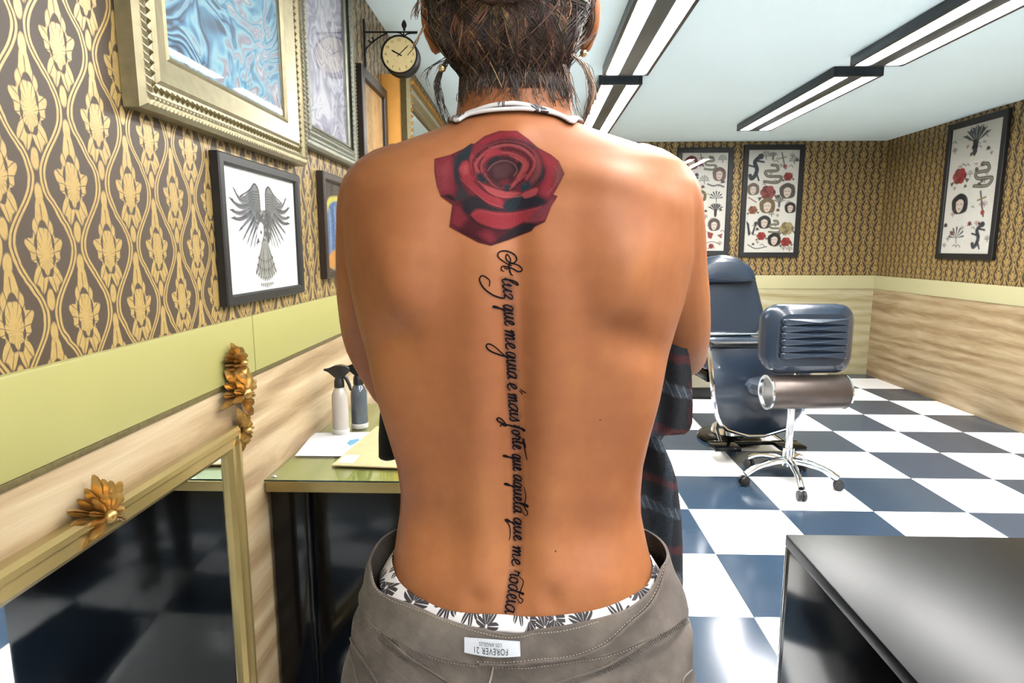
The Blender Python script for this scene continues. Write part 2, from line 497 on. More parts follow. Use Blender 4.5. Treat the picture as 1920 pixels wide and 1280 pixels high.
# ------------------------------------------------------------ the room
floor_mb = MB().box((XL - 0.1, YN - 0.1, -0.06), (XR + 0.1, YB + 0.1, -0.003))
floor = struct('floor', floor_mb, M['grout'], smooth=False)
TS = 0.452
ref = at_z(1342, 1037.8, 0)                       # a tile corner seen in the photograph
tm = {}
for key, mt in (('w', 'tile_white'), ('k', 'tile_black')):
    mb = MB().bbox((0.0012, 0.0012, -0.008), (TS - 0.0012, TS - 0.0012, 0.0), 0.0012, 1)
    tm[key] = mesh_of(mb, 'tile', True, 30); tm[key].materials.append(M[mt])
i0, i1 = int((XL - ref.x) / TS) - 1, int((XR - ref.x) / TS) + 1
j0, j1 = -7, int((YB - ref.y) / TS) + 1
cut = {}
for i in range(i0, i1 + 1):
    for j in range(j0, j1 + 1):
        x, y = ref.x + i * TS, ref.y + j * TS
        if x + TS < XL + 0.02 or x > XR - 0.02 or y > YB - 0.02 or y + TS < YN: continue
        k = 'w' if (i + j) % 2 == 0 else 'k'
        xa, xb, yb_ = max(0, XL - x), min(TS, XR - x), min(TS, YB - y)
        if (xa, xb, yb_) == (0, TS, TS): me = tm[k]
        else:
            kk = (k, round(xa, 4), round(xb, 4), round(yb_, 4))
            if kk not in cut:
                cut[kk] = mesh_of(MB().bbox((xa + 0.0012, 0.0012, -0.008), (xb - 0.0012, yb_ - 0.0012, 0.0), 0.0012, 1), 'tile', True, 30)
                cut[kk].materials.append(M['tile_white' if k == 'w' else 'tile_black'])
            me = cut[kk]
        o = link('tile', me, floor); o.location = (x, y, 0)

Z_D0, Z_D1 = 0.975, 1.115                        # green dado band on the left wall
ZB0, ZB1 = at_y(1450, 541, YB).z, at_y(1450, 516, YB).z
def side_wall(name, mb_args, mat): return struct(name, MB().box(*mb_args), mat, smooth=False)
struct('wall_left', MB().box((XL - 0.1, YN, -0.05), (XL, YB, ZC + 0.05)), M['damask_y'], smooth=False)
struct('wall_back', MB().box((XL - 0.1, YB, -0.05), (XR + 0.1, YB + 0.1, ZC + 0.05)), M['damask_x'], smooth=False)
struct('wall_right', MB().box((XR, YN, -0.05), (XR + 0.1, YB, ZC + 0.05)), M['damask_y'], smooth=False)
wf = MB()                                         # unseen wall behind the camera; its wide window is added for daylight
WX0, WX1, WZ0, WZ1 = -0.3, 3.2, 0.35, 2.15
wf.box((XL - 0.1, YN - 0.1, -0.05), (WX0, YN, ZC + 0.05)); wf.box((WX1, YN - 0.1, -0.05), (XR + 0.1, YN, ZC + 0.05))
wf.box((WX0, YN - 0.1, -0.05), (WX1, YN, WZ0)); wf.box((WX0, YN - 0.1, WZ1), (WX1, YN, ZC + 0.05))
struct('wall_front', wf, M['wall_plain'], smooth=False)
wfr = MB()
for a_ in np.linspace(WX0, WX1, 4): wfr.bbox((a_ - 0.025, YN - 0.07, WZ0), (a_ + 0.025, YN - 0.02, WZ1), 0.004)
wfr.bbox((WX0, YN - 0.07, WZ0), (WX1, YN - 0.02, WZ0 + 0.05), 0.004); wfr.bbox((WX0, YN - 0.07, WZ1 - 0.05), (WX1, YN - 0.02, WZ1), 0.004)
win = struct('added_window', wfr, M['black_frame'])
for k_ in range(3):
    q0 = WX0 + (WX1 - WX0) * k_ / 3; q1_ = WX0 + (WX1 - WX0) * (k_ + 1) / 3
    obj('pane', MB().box((q0 + 0.025, YN - 0.048, WZ0 + 0.05), (q1_ - 0.025, YN - 0.044, WZ1 - 0.05)), M['glass'], win, smooth=False)
struct('ceiling', MB().box((XL - 0.1, YN - 0.1, ZC), (XR + 0.1, YB + 0.1, ZC + 0.1)), M['ceiling'], smooth=False)
# wainscot panels and the coloured rail above them
ysplit = at_x(467, 650, XL).y
t1 = struct('trim_1', MB().bbox((XL, YN, Z_D0), (XL + 0.014, ysplit - 0.0015, Z_D1), 0.004), M['dado'])
t2 = struct('trim_2', MB().bbox((XL, ysplit + 0.0015, Z_D0), (XL + 0.014, YB, Z_D1), 0.004), M['dado'])
struct('trim_3', MB().bbox((XL, YN, 0.0), (XL + 0.008, YB, Z_D0 - 0.004), 0.002), M['oak_y'])
struct('shadow_line', MB().bbox((XL, YN, Z_D0 - 0.012), (XL + 0.012, YB, Z_D0), 0.003), M['antique'])  # thin brown strip standing in for the shadow line under the rail
struct('trim_5', MB().bbox((XL, YB - 0.014, ZB0), (XR, YB, ZB1), 0.004), M['dado_back'])
struct('trim_6', MB().bbox((XL, YB - 0.008, 0.0), (XR, YB, ZB0), 0.002), M['oak_x'])
struct('trim_7', MB().bbox((XR - 0.014, YN, ZB0), (XR, YB, ZB1), 0.004), M['dado_back'])
struct('trim_8', MB().bbox((XR - 0.008, YN, 0.0), (XR, YB, ZB0), 0.002), M['oak_y'])

# ------------------------------------------------------------ ceiling fixtures: black tray, two diffusers, grey spine
ZF = ZC - 0.055
def fixture(x0, x1, y0, y1, label):
    cx_, cy_ = (x0 + x1) / 2, (y0 + y1) / 2; w = (x1 - x0) / 2; l = (y1 - y0) / 2
    t = thing('ceiling_light', (cx_, cy_, ZC), label, 'light', 'twin-strip ceiling lights')
    h = MB()
    e = 0.02
    h.bbox((-w, -l, -0.055), (-w + e, l, -0.001), 0.004); h.bbox((w - e, -l, -0.055), (w, l, -0.001), 0.004)
    h.bbox((-w + e, -l, -0.055), (w - e, -l + 0.03, -0.001), 0.004); h.bbox((-w + e, l - 0.012, -0.055), (w - e, l, -0.001), 0.004)
    h.box((-w + e, -l + 0.03, -0.02), (w - e, l - 0.012, -0.001))
    obj('housing', h, M['fixture_dark'], t, local=True)
    s = 0.042
    obj('spine', MB().bbox((-s, -l + 0.03, -0.053), (s, l - 0.012, -0.02), 0.003), M['fixture_spine'], t, local=True)
    for a, b in ((-w + e, -s), (s, w - e)):
        obj('diffuser', MB().bbox((a + 0.002, -l + 0.032, -0.05), (b - 0.002, l - 0.014, -0.02), 0.004), M['tube_light'], t, local=True)
    return t
a = at_z(1129, 143, ZF); b = at_z(1215, 143, ZF); far1 = a.y
c = at_z(1147, 253, ZF); near2 = at_z(1180, 158, ZF).y; far2 = c.y
LEN = far2 - near2; PITCHY = far1 + (near2 - far1) - (far1 - LEN) - 0.0
lx0, lx1 = a.x, b.x
a3 = at_z(1381, 246, ZF); b3 = at_z(1444, 246, ZF)
rx0, rx1 = a3.x, b3.x; roff = a3.y - far2
gap = near2 - far1
names = ['farthest', 'second farthest', 'third farthest', 'fourth', 'nearest']
for r, (x0, x1, off) in enumerate(((lx0, lx1, 0.0), (rx0, rx1, roff))):
    y1 = far2 + off
    for k in range(4):
        y0 = y1 - LEN
        if y0 > YN + 0.05:
            where = 'in the row above the woman' if r == 0 else 'in the row near the right wall'
            fixture(x0, x1, y0, y1, f'black twin-strip ceiling light {where}, {names[k]} from the camera')
        y1 = y0 - gap

# ------------------------------------------------------------ pictures on the walls
def PL(s, t, d): return Vector((XL + d, s, t))                    # left wall: s along Y, t up, d out of the wall
def PB(s, t, d): return Vector((s, YB - d, t))                    # back wall: s along X
def PR(s, t, d): return Vector((XR - d, s, t))
def moulding(P, s0, s1, t0, t1, prof):
    """mitred frame; prof = (inset from the outer edge, depth off the wall)"""
    rings = []
    for (cs, ct, ds, dt) in ((s0, t0, 1, 1), (s1, t0, -1, 1), (s1, t1, -1, -1), (s0, t1, 1, -1)):
        rings.append([P(cs + ds * i, ct + dt * i, d) for i, d in prof])
    mb = MB(); rings.append(rings[0])
    return mb.rings(rings, closed=True, cap0=False, cap1=False)
def flat_frame(P, s0, s1, t0, t1, w, d, mat, name, label, cat, art=None, group=None, glass=True):
    t = thing(name, P((s0 + s1) / 2, t0, 0), label, cat, group)
    obj('frame', moulding(P, s0, s1, t0, t1, [(0, 0.001), (0, d - 0.003), (0.003, d), (w - 0.004, d), (w, d - 0.006), (w, 0.001)]), mat, t, angle=25)
    if art is not None:
        if isinstance(art, Canvas):
            W, H = art.w, art.h
            def mp(x, y): return P(s0 + w + (s1 - s0 - 2 * w) * (x / W if P is not PR else 1 - x / W), t1 - w - (t1 - t0 - 2 * w) * y / H, d * 0.45) - world_loc(t)
            link('print', art.mesh('print', mp), t, M['print'])
        else:
            obj('print', MB().prism([(s0 + w, t0 + w), (s1 - w, t0 + w), (s1 - w, t1 - w), (s0 + w, t1 - w)], 0.002, d * 0.45, P), art, t, smooth=False)
    if glass:
        obj('glass', MB().add([P(s0 + w, t0 + w, d * 0.7), P(s1 - w, t0 + w, d * 0.7), P(s1 - w, t1 - w, d * 0.7), P(s0 + w, t1 - w, d * 0.7)], [(0, 1, 2, 3)]), M['glass'], t, smooth=False)
    return t
def beads(P, s0, s1, t0, t1, inset, d, r, step, long=1.6, tilt=0.5):
    """rope of small slanted lozenges around a frame"""
    mb = MB()
    def run(a, b, f):
        n = max(2, int(abs(b - a) / step))
        for k in range(n):
            q = a + (b - a) * (k + 0.5) / n; f(q)
    def one(s, t, ds, dt):
        e1 = (ds, dt); e2 = (-dt, ds)
        pts = []
        for (a, b, h) in ((-1, 0, 0), (0, -1, 0), (1, 0, 0), (0, 1, 0), (0, 0, 1)):
            al, bl = a * r * 0.75, b * r * long
            al2 = al + bl * tilt
            pts.append(P(s + e1[0] * al2 + e2[0] * bl, t + e1[1] * al2 + e2[1] * bl, d + h * r * 0.9))
        mb.add(pts, [(0, 1, 4), (1, 2, 4), (2, 3, 4), (3, 0, 4)])
    run(s0 + inset, s1 - inset, lambda q: (one(q, t0 + inset, 1, 0), one(q, t1 - inset, 1, 0)))
    run(t0 + inset, t1 - inset, lambda q: (one(s0 + inset, q, 0, 1), one(s1 - inset, q, 0, 1)))
    return mb
def ornate_frame(s0, s1, t0, t1, w, d, mat, mat2, art, name, label, cat):
    P = PL
    t = thing(name, P((s0 + s1) / 2, t0, 0), label, cat)
    prof = [(0, 0.001), (0, d * 0.75), (0.008, d), (0.022, d), (0.028, d * 0.8), (0.05, d * 0.8), (0.056, d * 0.95), (w - 0.03, d * 0.72), (w - 0.012, d * 0.6), (w - 0.008, d * 0.7), (w, d * 0.55), (w, 0.001)]
    f = obj('frame', moulding(P, s0, s1, t0, t1, prof), mat, t, angle=28)
    o = obj('rope_edge', beads(P, s0, s1, t0, t1, 0.015, d, 0.0075, 0.0125, 1.25, 0.7), mat, f); o['kind'] = 'stuff'
    o = obj('carved_band', beads(P, s0, s1, t0, t1, 0.039, d * 0.8, 0.009, 0.017, 0.9, 0.0), mat2, f); o['kind'] = 'stuff'
    obj('painting', MB().prism([(s0 + w, t0 + w), (s1 - w, t0 + w), (s1 - w, t1 - w), (s0 + w, t1 - w)], 0.002, d * 0.35, P), art, t, smooth=False)
    obj('glass', MB().add([P(s0 + w, t0 + w, d * 0.5), P(s1 - w, t0 + w, d * 0.5), P(s1 - w, t1 - w, d * 0.5), P(s0 + w, t1 - w, d * 0.5)], [(0, 1, 2, 3)]), M['glass'], t, smooth=False)
    return t
q1 = at_x(573, 200, XL + 0.04).y; zb1 = at_x(570, 310, XL + 0.035).z
ornate_frame(q1 - 0.78, q1, zb1, 2.285, 0.115, 0.04, M['silver_gold'], M['antique'], M['art_blue'], 'ornate_picture', 'blue swirling ink painting in a wide carved silver-gold frame nearest the camera', 'picture')
q2 = at_x(667, 200, XL + 0.03).y; zb2 = at_x(664, 312, XL + 0.03).z
ornate_frame(q1 + 0.012, q2, zb2, 2.285, 0.075, 0.034, M['silver_grey'], M['silver_grey'], M['art_mauve'], 'ornate_picture', 'pale mauve swirling ink painting in a carved silver-grey frame, next to the blue one', 'picture')

# the eagle print: drawn in units of the zoomed photograph, straightened
def eagle():
    c = Canvas(200, 140, (246, 247, 248), 1.75)
    g = (58, 62, 66); lg = (128, 132, 136); mid = (92, 96, 100)
    cx_ = 100
    for s in (-1, 1):
        X_ = lambda x: cx_ + s * x
        # raised wing arm
        c.poly([(X_(6), 52), (X_(8), 22), (X_(14), 14), (X_(22), 13), (X_(32), 20), (X_(46), 29), (X_(58), 32), (X_(50), 42), (X_(34), 54), (X_(14), 62)], lg, 1.2, smooth=True)
        for k in range(9):                       # arm barbs
            a = k / 8
            c.line([(X_(10 + 2 * a), 50 - 28 * a), (X_(18 + 12 * a), 44 - 20 * a), (X_(24 + 26 * a), 46 - 14 * a)], g, 1.0, 0.8)
        c.line([(X_(8), 50), (X_(9), 24), (X_(15), 15), (X_(22), 14), (X_(34), 22), (X_(58), 31)], (30, 32, 34), 1.8, 0.8)
        # primaries, curved outwards
        tips = [(74, 22), (84, 34), (84, 47), (82, 56), (66, 70), (58, 80), (48, 84), (40, 88), (30, 88), (22, 86), (14, 82)]
        for k, (tx, ty) in enumerate(tips):
            bx, by = 44 - 3.4 * k, 34 + 3.2 * k
            mx_, my_ = (bx + tx) / 2, (by + ty) / 2 + (6 if k < 4 else 2)
            wdt = 4.2
            c.poly([(X_(bx - 2), by), (X_(mx_), my_ - wdt * 0.6), (X_(tx), ty), (X_(mx_ + 1), my_ + wdt * 0.7), (X_(bx - 3), by + 6)], mid if k % 2 else lg, 1.0, smooth=True)
            c.poly([(X_(tx), ty), (X_(mx_ * 0.4 + tx * 0.6), my_ * 0.4 + ty * 0.6 - 2.2), (X_(mx_ * 0.5 + tx * 0.5), my_ * 0.5 + ty * 0.5 + 2.2)], (40, 42, 46), 1.2)
            c.line([(X_(bx - 2), by + 2), (X_(mx_), my_), (X_(tx), ty)], (38, 40, 44), 0.9, 0.8)
    # body, head, tail
    c.poly([(82, 44), (118, 44), (122, 60), (114, 80), (100, 88), (86, 80), (78, 60)], mid, 2.0, smooth=True)
    for k in range(60):
        x, y = 80 + rng.random() * 40, 42 + rng.random() * 40
        c.line([(x - 2, y - 2), (x, y + 1), (x + 2, y - 2)], g if k % 3 else (210, 212, 214), 0.8, 0.8)
    c.poly([(80, 68), (90, 58), (98, 62), (97, 74), (88, 84), (80, 82)], (236, 238, 240), 1.2, smooth=True)
    c.disc((91, 70), 2.2, (30, 30, 34)); c.poly([(82, 76), (76, 84), (86, 82)], (70, 72, 76))
    for row, (n_, L_, sp_) in enumerate(((11, 1.0, 1.0), (9, 0.78, 0.85), (7, 0.55, 0.7))):     # fan of tail feathers, longest first
        for k in sorted(range(n_), key=lambda q: -abs(q - (n_ - 1) / 2)):
            a = -1 + 2 * k / (n_ - 1); tx_, ty_ = 100 + 27 * a * sp_, 84 + (46 - 9 * a * a) * L_
            sx_ = 100 + 6 * a
            c.poly([(sx_ - 2, 82), ((sx_ + tx_) / 2 - 4.4, (84 + ty_) / 2 + 2), (tx_ - 2.6, ty_ - 4), (tx_, ty_), (tx_ + 2.6, ty_ - 4), ((sx_ + tx_) / 2 + 4.4, (84 + ty_) / 2 + 2), (sx_ + 2, 82)], (168, 169, 164) if (k + row) % 2 else (136, 138, 134), 0.9, smooth=True)
            c.line([(sx_, 84), ((sx_ + tx_) / 2, (84 + ty_) / 2), (tx_, ty_ - 1)], (58, 60, 62), 0.8, 0.7)
            c.poly([(tx_ - 2.2, ty_ - 5), (tx_, ty_), (tx_ + 2.2, ty_ - 5)], (74, 76, 78), 0.9)
    for k in range(7):
        a = -1 + 2 * k / 6
        c.poly([(100 + 16 * a - 2, 131.5), (100 + 16 * a - 2, 134 + 2 * (1 - abs(a))), (100 + 16 * a, 136 + 3 * (1 - abs(a))), (100 + 16 * a + 2, 134 + 2 * (1 - abs(a))), (100 + 16 * a + 2, 131.5)], (120, 122, 118), 0.8)
    c.line([(183, 122), (183, 130)], (90, 90, 92), 0.7, 0.8)
    return c
XE = XL + 0.02; er = at_x(566, 440, XE).y; et = at_x(561, 329, XE).z; eb = at_x(568.5, 548, XE).z; em = at_x(496, 440, XE - 0.01).y
flat_frame(PL, 2 * em - er, er, eb, et, 0.024, 0.022, M['black_frame'], 'framed_print', 'black framed black-and-white print of an eagle with raised wings', 'picture', eagle())

def blue_drape():
    c = Canvas(100, 110, (34, 34, 40), 1.2)
    c.poly([(6, 40), (14, 22), (36, 16), (66, 18), (88, 30), (96, 60), (92, 104), (8, 104)], (214, 206, 80), 3, smooth=True)
    c.poly([(10, 42), (18, 28), (38, 22), (64, 24), (82, 36), (88, 62), (84, 104), (14, 104)], (64, 110, 164), 2, smooth=True)
    for k in range(9):
        x = 16 + k * 8
        c.line([(x, 34 - 6 * math.sin(k / 3)), (x + 2, 64), (x - 2, 100)], (36, 66, 112) if k % 2 else (126, 172, 214), 2.0, 1.5)
    c.poly([(8, 92), (30, 84), (60, 92), (90, 86), (94, 106), (6, 106)], (206, 140, 60), 3, smooth=True)
    return c
bl = at_x(602, 420, XL + 0.01).y; bt = at_x(600, 318, XE).z; bb = at_x(612, 523, XE).z
flat_frame(PL, bl, bl + 0.42, bb, bt, 0.026, 0.025, M['dark_wood_frame'], 'framed_print', 'dark framed print of a blue drapery edged in yellow, beside her shoulder', 'picture', blue_drape())
pl = at_x(666, 200, XL).y; pr_ = at_x(716, 200, XL).y; pt = at_x(668, 122, XL).z
flat_frame(PL, pl + 0.01, pr_ - 0.015, 1.43, pt, 0.045, 0.03, M['dark_wood_frame'], 'framed_print', 'tall parchment-coloured print in a dark brown frame below the clock', 'picture', M['parchment'])

# deep gold mirror station on the left wall beyond the clock
my0 = at_x(716, 200, XL).y; mx1 = at_y(752, 200, my0).x; mx2 = at_y(770, 200, my0).x; mzt = at_y(745, 138, my0).z
my1 = my0 + 1.6
g = thing('wall_mirror', (XL, my0, 1.1), 'deep gold-sided mirror with an ornate gilded frame, on the wall beyond the clock', 'mirror')
obj('case', MB().bbox((XL, my0, 1.1), (mx1, my1, mzt), 0.003), M['gold_flat'], g)
def PM(s, t, d): return Vector((mx1 + d, s, t))
fw = 0.12; fd = mx2 - mx1
fr = obj('frame', moulding(PM, my0 - 0.004, my1, 1.09, mzt + 0.005, [(0, 0.0), (0, fd * 0.6), (0.012, fd * 0.95), (0.03, fd), (0.045, fd * 0.75), (0.07, fd * 0.8), (fw - 0.02, fd * 0.5), (fw - 0.01, fd * 0.6), (fw, fd * 0.4), (fw, 0)]), M['antique'], g, angle=28)
o = obj('carved_scrolls', beads(PM, my0, my1, 1.1, mzt, 0.02, fd, 0.013, 0.03, 1.0, 0.3), M['gold'], fr); o['kind'] = 'stuff'
obj('mirror_glass', MB().box((mx1 + 0.001, my0 + fw, 1.1 + fw), (mx1 + 0.008, my1 - fw, mzt - fw)), M['mirror'], g, smooth=False)

# ------------------------------------------------------------ flash sheets on the back wall
def head(c, x, y, s, hair=(40, 38, 40), face=(232, 214, 198)):
    c.poly([(x - s, y + s * 0.5), (x - s * 1.05, y - s * 0.6), (x, y - s * 1.25), (x + s * 1.0, y - s * 0.7), (x + s * 1.1, y + s * 0.6), (x + s * 0.5, y + s * 1.0), (x - s * 0.5, y + s * 1.0)], hair, 1.2, smooth=True)
    c.poly([(x - s * 0.5, y - s * 0.3), (x, y - s * 0.6), (x + s * 0.55, y - s * 0.3), (x + s * 0.45, y + s * 0.5), (x, y + s * 0.9), (x - s * 0.4, y + s * 0.5)], face, 1, smooth=True)
    for e in (-0.22, 0.24): c.line([(x + s * (e - 0.14), y), (x + s * e, y - s * 0.08), (x + s * (e + 0.14), y)], (40, 36, 36), 0.8, 0.7)
    c.line([(x - s * 0.14, y + s * 0.48), (x + s * 0.14, y + s * 0.48)], (176, 60, 56), 1.2, 0.8)
def rose(c, x, y, s, col=(168, 62, 60)):
    for k in range(6):
        a = k * 1.05
        c.disc((x + s * 0.55 * math.cos(a), y + s * 0.5 * math.sin(a)), s * 0.5, col if k % 2 else tuple(int(q * 0.75) for q in col), 1.2)
    c.line([(x + s * 0.5 * t * math.cos(9 * t), y + s * 0.5 * t * math.sin(9 * t)) for t in np.linspace(0.1, 1, 9)], (80, 26, 28), 0.9, 0.8)
    for a in (2.4, 0.4): c.poly([(x + s * 0.8 * math.cos(a), y + s * 0.8 * math.sin(a)), (x + s * 1.5 * math.cos(a + 0.25), y + s * 1.5 * math.sin(a + 0.25)), (x + s * 1.6 * math.cos(a - 0.1), y + s * 1.6 * math.sin(a - 0.1))], (92, 96, 70), 1)
def snake(c, x, y, s, col=(70, 72, 70)):
    p = [(x - s, y + s), (x + s * 0.6, y + s * 1.1), (x + s, y + s * 0.4), (x - s * 0.6, y + s * 0.3), (x - s * 0.9, y - s * 0.3), (x + s * 0.5, y - s * 0.4), (x + s * 0.4, y - s), (x - s * 0.2, y - s * 1.1)]
    c.line(p, col, s * 0.36, 1.0); c.line(p, (166, 160, 130), s * 0.12, 0.8)
def bird(c, x, y, s, col=(50, 52, 56)):
    for k in range(5):
        a = -2.6 + k * 0.35
        c.poly([(x, y), (x + s * 1.5 * math.cos(a), y + s * 1.3 * math.sin(a)), (x + s * 1.2 * math.cos(a + 0.25), y + s * 1.0 * math.sin(a + 0.25))], col, 1)
        c.poly([(x, y), (x - s * 1.5 * math.cos(a), y + s * 1.3 * math.sin(a)), (x - s * 1.2 * math.cos(a + 0.25), y + s * 1.0 * math.sin(a + 0.25))], tuple(min(255, q + 30) for q in col), 1)
    c.poly([(x - s * 0.25, y - s * 0.3), (x + s * 0.25, y - s * 0.3), (x + s * 0.2, y + s * 0.7), (x, y + s), (x - s * 0.2, y + s * 0.7)], col, 1)
def dagger(c, x, y, s):
    c.line([(x - s * 0.3, y - s), (x + s * 0.2, y + s)], (96, 96, 98), s * 0.16, 0.8, smooth=False)
    c.line([(x - s * 0.5, y - s * 0.3), (x + s * 0.25, y - s * 0.5)], (150, 120, 60), s * 0.14, 0.8, smooth=False); c.disc((x + s * 0.1, y + s * 0.7), s * 0.2, (170, 50, 46))
def leaf(c, x, y, s, col=(86, 88, 86)):
    for k in range(7):
        a = -math.pi + k * math.pi / 6
        c.poly([(x, y + s * 0.4), (x + s * math.cos(a - 0.12), y + s * 0.2 + s * math.sin(a - 0.12)), (x + s * 1.15 * math.cos(a), y + s * 0.2 + s * 1.15 * math.sin(a)), (x + s * math.cos(a + 0.12), y + s * 0.2 + s * math.sin(a + 0.12))], col, 1)
    c.line([(x, y + s * 0.3), (x + s * 0.1, y + s)], col, 1.4, 0.8)
def panther(c, x, y, s):
    c.line([(x + s * 0.4, y - s * 1.3), (x - s * 0.2, y - s * 0.6), (x + s * 0.1, y + s * 0.3), (x - s * 0.1, y + s * 1.1), (x - s * 0.5, y + s * 1.5), (x - s * 0.7, y + s * 1.1)], (52, 56, 66), s * 0.5, 1.2)
    c.line([(x - s * 0.1, y - s * 0.8), (x + s * 0.9, y - s * 0.6)], (52, 56, 66), s * 0.25, 1); c.line([(x - s * 0.2, y), (x - s * 0.9, y - s * 0.2)], (52, 56, 66), s * 0.25, 1)
    c.disc((x + s * 0.5, y - s * 1.3), s * 0.36, (52, 56, 66)); c.line([(x, y + s * 0.6), (x + s * 0.4, y + s * 1.7)], (52, 56, 66), s * 0.22, 1)
def sheet(kind):
    c = Canvas(100, 210, (236, 233, 222), 1.1)
    r2 = np.random.default_rng(40 + kind)
    for k in range(46):                                   # small fillers between the designs
        x, y, q = 4 + 92 * r2.random(), 4 + 200 * r2.random(), 2.2 + 2.4 * r2.random()
        col = [(96, 96, 94), (70, 72, 76), (150, 74, 66), (120, 110, 84)][k % 4]
        if k % 3 == 0: leaf(c, x, y, q * 1.3, col)
        elif k % 3 == 1: c.line([(x - q, y), (x, y - q * 0.6), (x + q, y + q * 0.4)], col, 1.3, 1)
        else: rose(c, x, y, q, col)
    if kind == 0:
        head(c, 20, 22, 13, (110, 40, 40)); dagger(c, 44, 16, 13); snake(c, 62, 22, 12); leaf(c, 88, 12, 9)
        head(c, 82, 46, 13, (120, 96, 90)); c.line([(58, 66), (70, 70), (82, 68), (94, 72)], (90, 88, 86), 3, 1.5)
        leaf(c, 50, 56, 10); snake(c, 20, 60, 11); rose(c, 18, 90, 10); head(c, 44, 92, 11, (120, 110, 70)); leaf(c, 78, 92, 13, (60, 62, 70))
        bird(c, 78, 124, 14); head(c, 40, 124, 11); rose(c, 18, 128, 10); head(c, 76, 154, 12, (90, 80, 76)); bird(c, 40, 160, 12, (80, 80, 84))
        c.poly([(62, 168), (76, 172), (72, 184), (64, 182)], (150, 66, 60), 1.2); c.poly([(84, 176), (96, 172), (94, 184)], (150, 90, 84), 1.2)
        leaf(c, 18, 166, 11); c.line([(58, 194), (74, 190), (92, 196)], (120, 90, 86), 1.6, 1); rose(c, 72, 200, 6); head(c, 34, 192, 12); dagger(c, 14, 196, 10)
    elif kind == 1:
        panther(c, 16, 34, 16); leaf(c, 34, 10, 9); snake(c, 50, 48, 16); bird(c, 48, 14, 8, (110, 112, 110)); dagger(c, 70, 22, 16); rose(c, 80, 54, 9)
        leaf(c, 90, 20, 9); head(c, 12, 80, 11, (120, 112, 100)); c.line([(4, 96), (20, 106)], (150, 80, 70), 2, 1); rose(c, 42, 86, 15, (158, 82, 80)); head(c, 80, 84, 14, (90, 84, 78))
        head(c, 42, 114, 14, (120, 104, 74)); rose(c, 14, 122, 9, (160, 96, 70)); bird(c, 66, 108, 10, (100, 98, 92)); head(c, 88, 118, 10)
        c.poly([(2, 144), (8, 150), (12, 172), (8, 176)], (50, 56, 60), 1.2); c.poly([(24, 146), (20, 150), (14, 172), (18, 174)], (50, 56, 60), 1.2)
        head(c, 38, 148, 12, (52, 50, 50)); rose(c, 34, 176, 9, (176, 50, 44)); snake(c, 60, 156, 11, (40, 40, 42)); rose(c, 84, 160, 14, (178, 160, 110))
        head(c, 60, 184, 12, (34, 32, 34)); rose(c, 84, 188, 10, (170, 46, 42)); c.line([(8, 194), (24, 202), (46, 198)], (80, 80, 80), 2, 1); leaf(c, 92, 202, 6)
    else:
        bird(c, 50, 30, 22); rose(c, 24, 80, 14); snake(c, 72, 84, 16); head(c, 30, 128, 15); dagger(c, 76, 130, 20); leaf(c, 30, 178, 15); panther(c, 74, 180, 13)
    return c
def on_back(u, v): p = at_y(u, v, YB); return p.x, p.z
x0, _ = on_back(1266, 380); x1, _ = on_back(1369.5, 380); zt = on_back(1372, 277)[1]; zb = on_back(1365, 479)[1]
flat_frame(PB, x0, x1, zb, zt, 0.048, 0.03, M['black_frame'], 'flash_sheet', 'black framed sheet of tattoo designs directly above the reclining chair headrest', 'picture', sheet(0), 'framed tattoo design sheets')
x2, _ = on_back(1389, 380); zt2 = on_back(1395, 272)[1]; zb2_ = on_back(1383, 482)[1]
wd = (x1 - x0) * 1.08
flat_frame(PB, x2, x2 + wd, zb2_, zt2, 0.048, 0.03, M['black_frame'], 'flash_sheet', 'black framed sheet with a dark panther and coiled snake, right of the other sheet', 'picture', sheet(1), 'framed tattoo design sheets')
flat_frame(PR, 4.7, 5.35, zb2_, zt2, 0.048, 0.03, M['black_frame'], 'flash_sheet', 'black framed sheet with a large bird on the right wall', 'picture', sheet(2), 'framed tattoo design sheets')

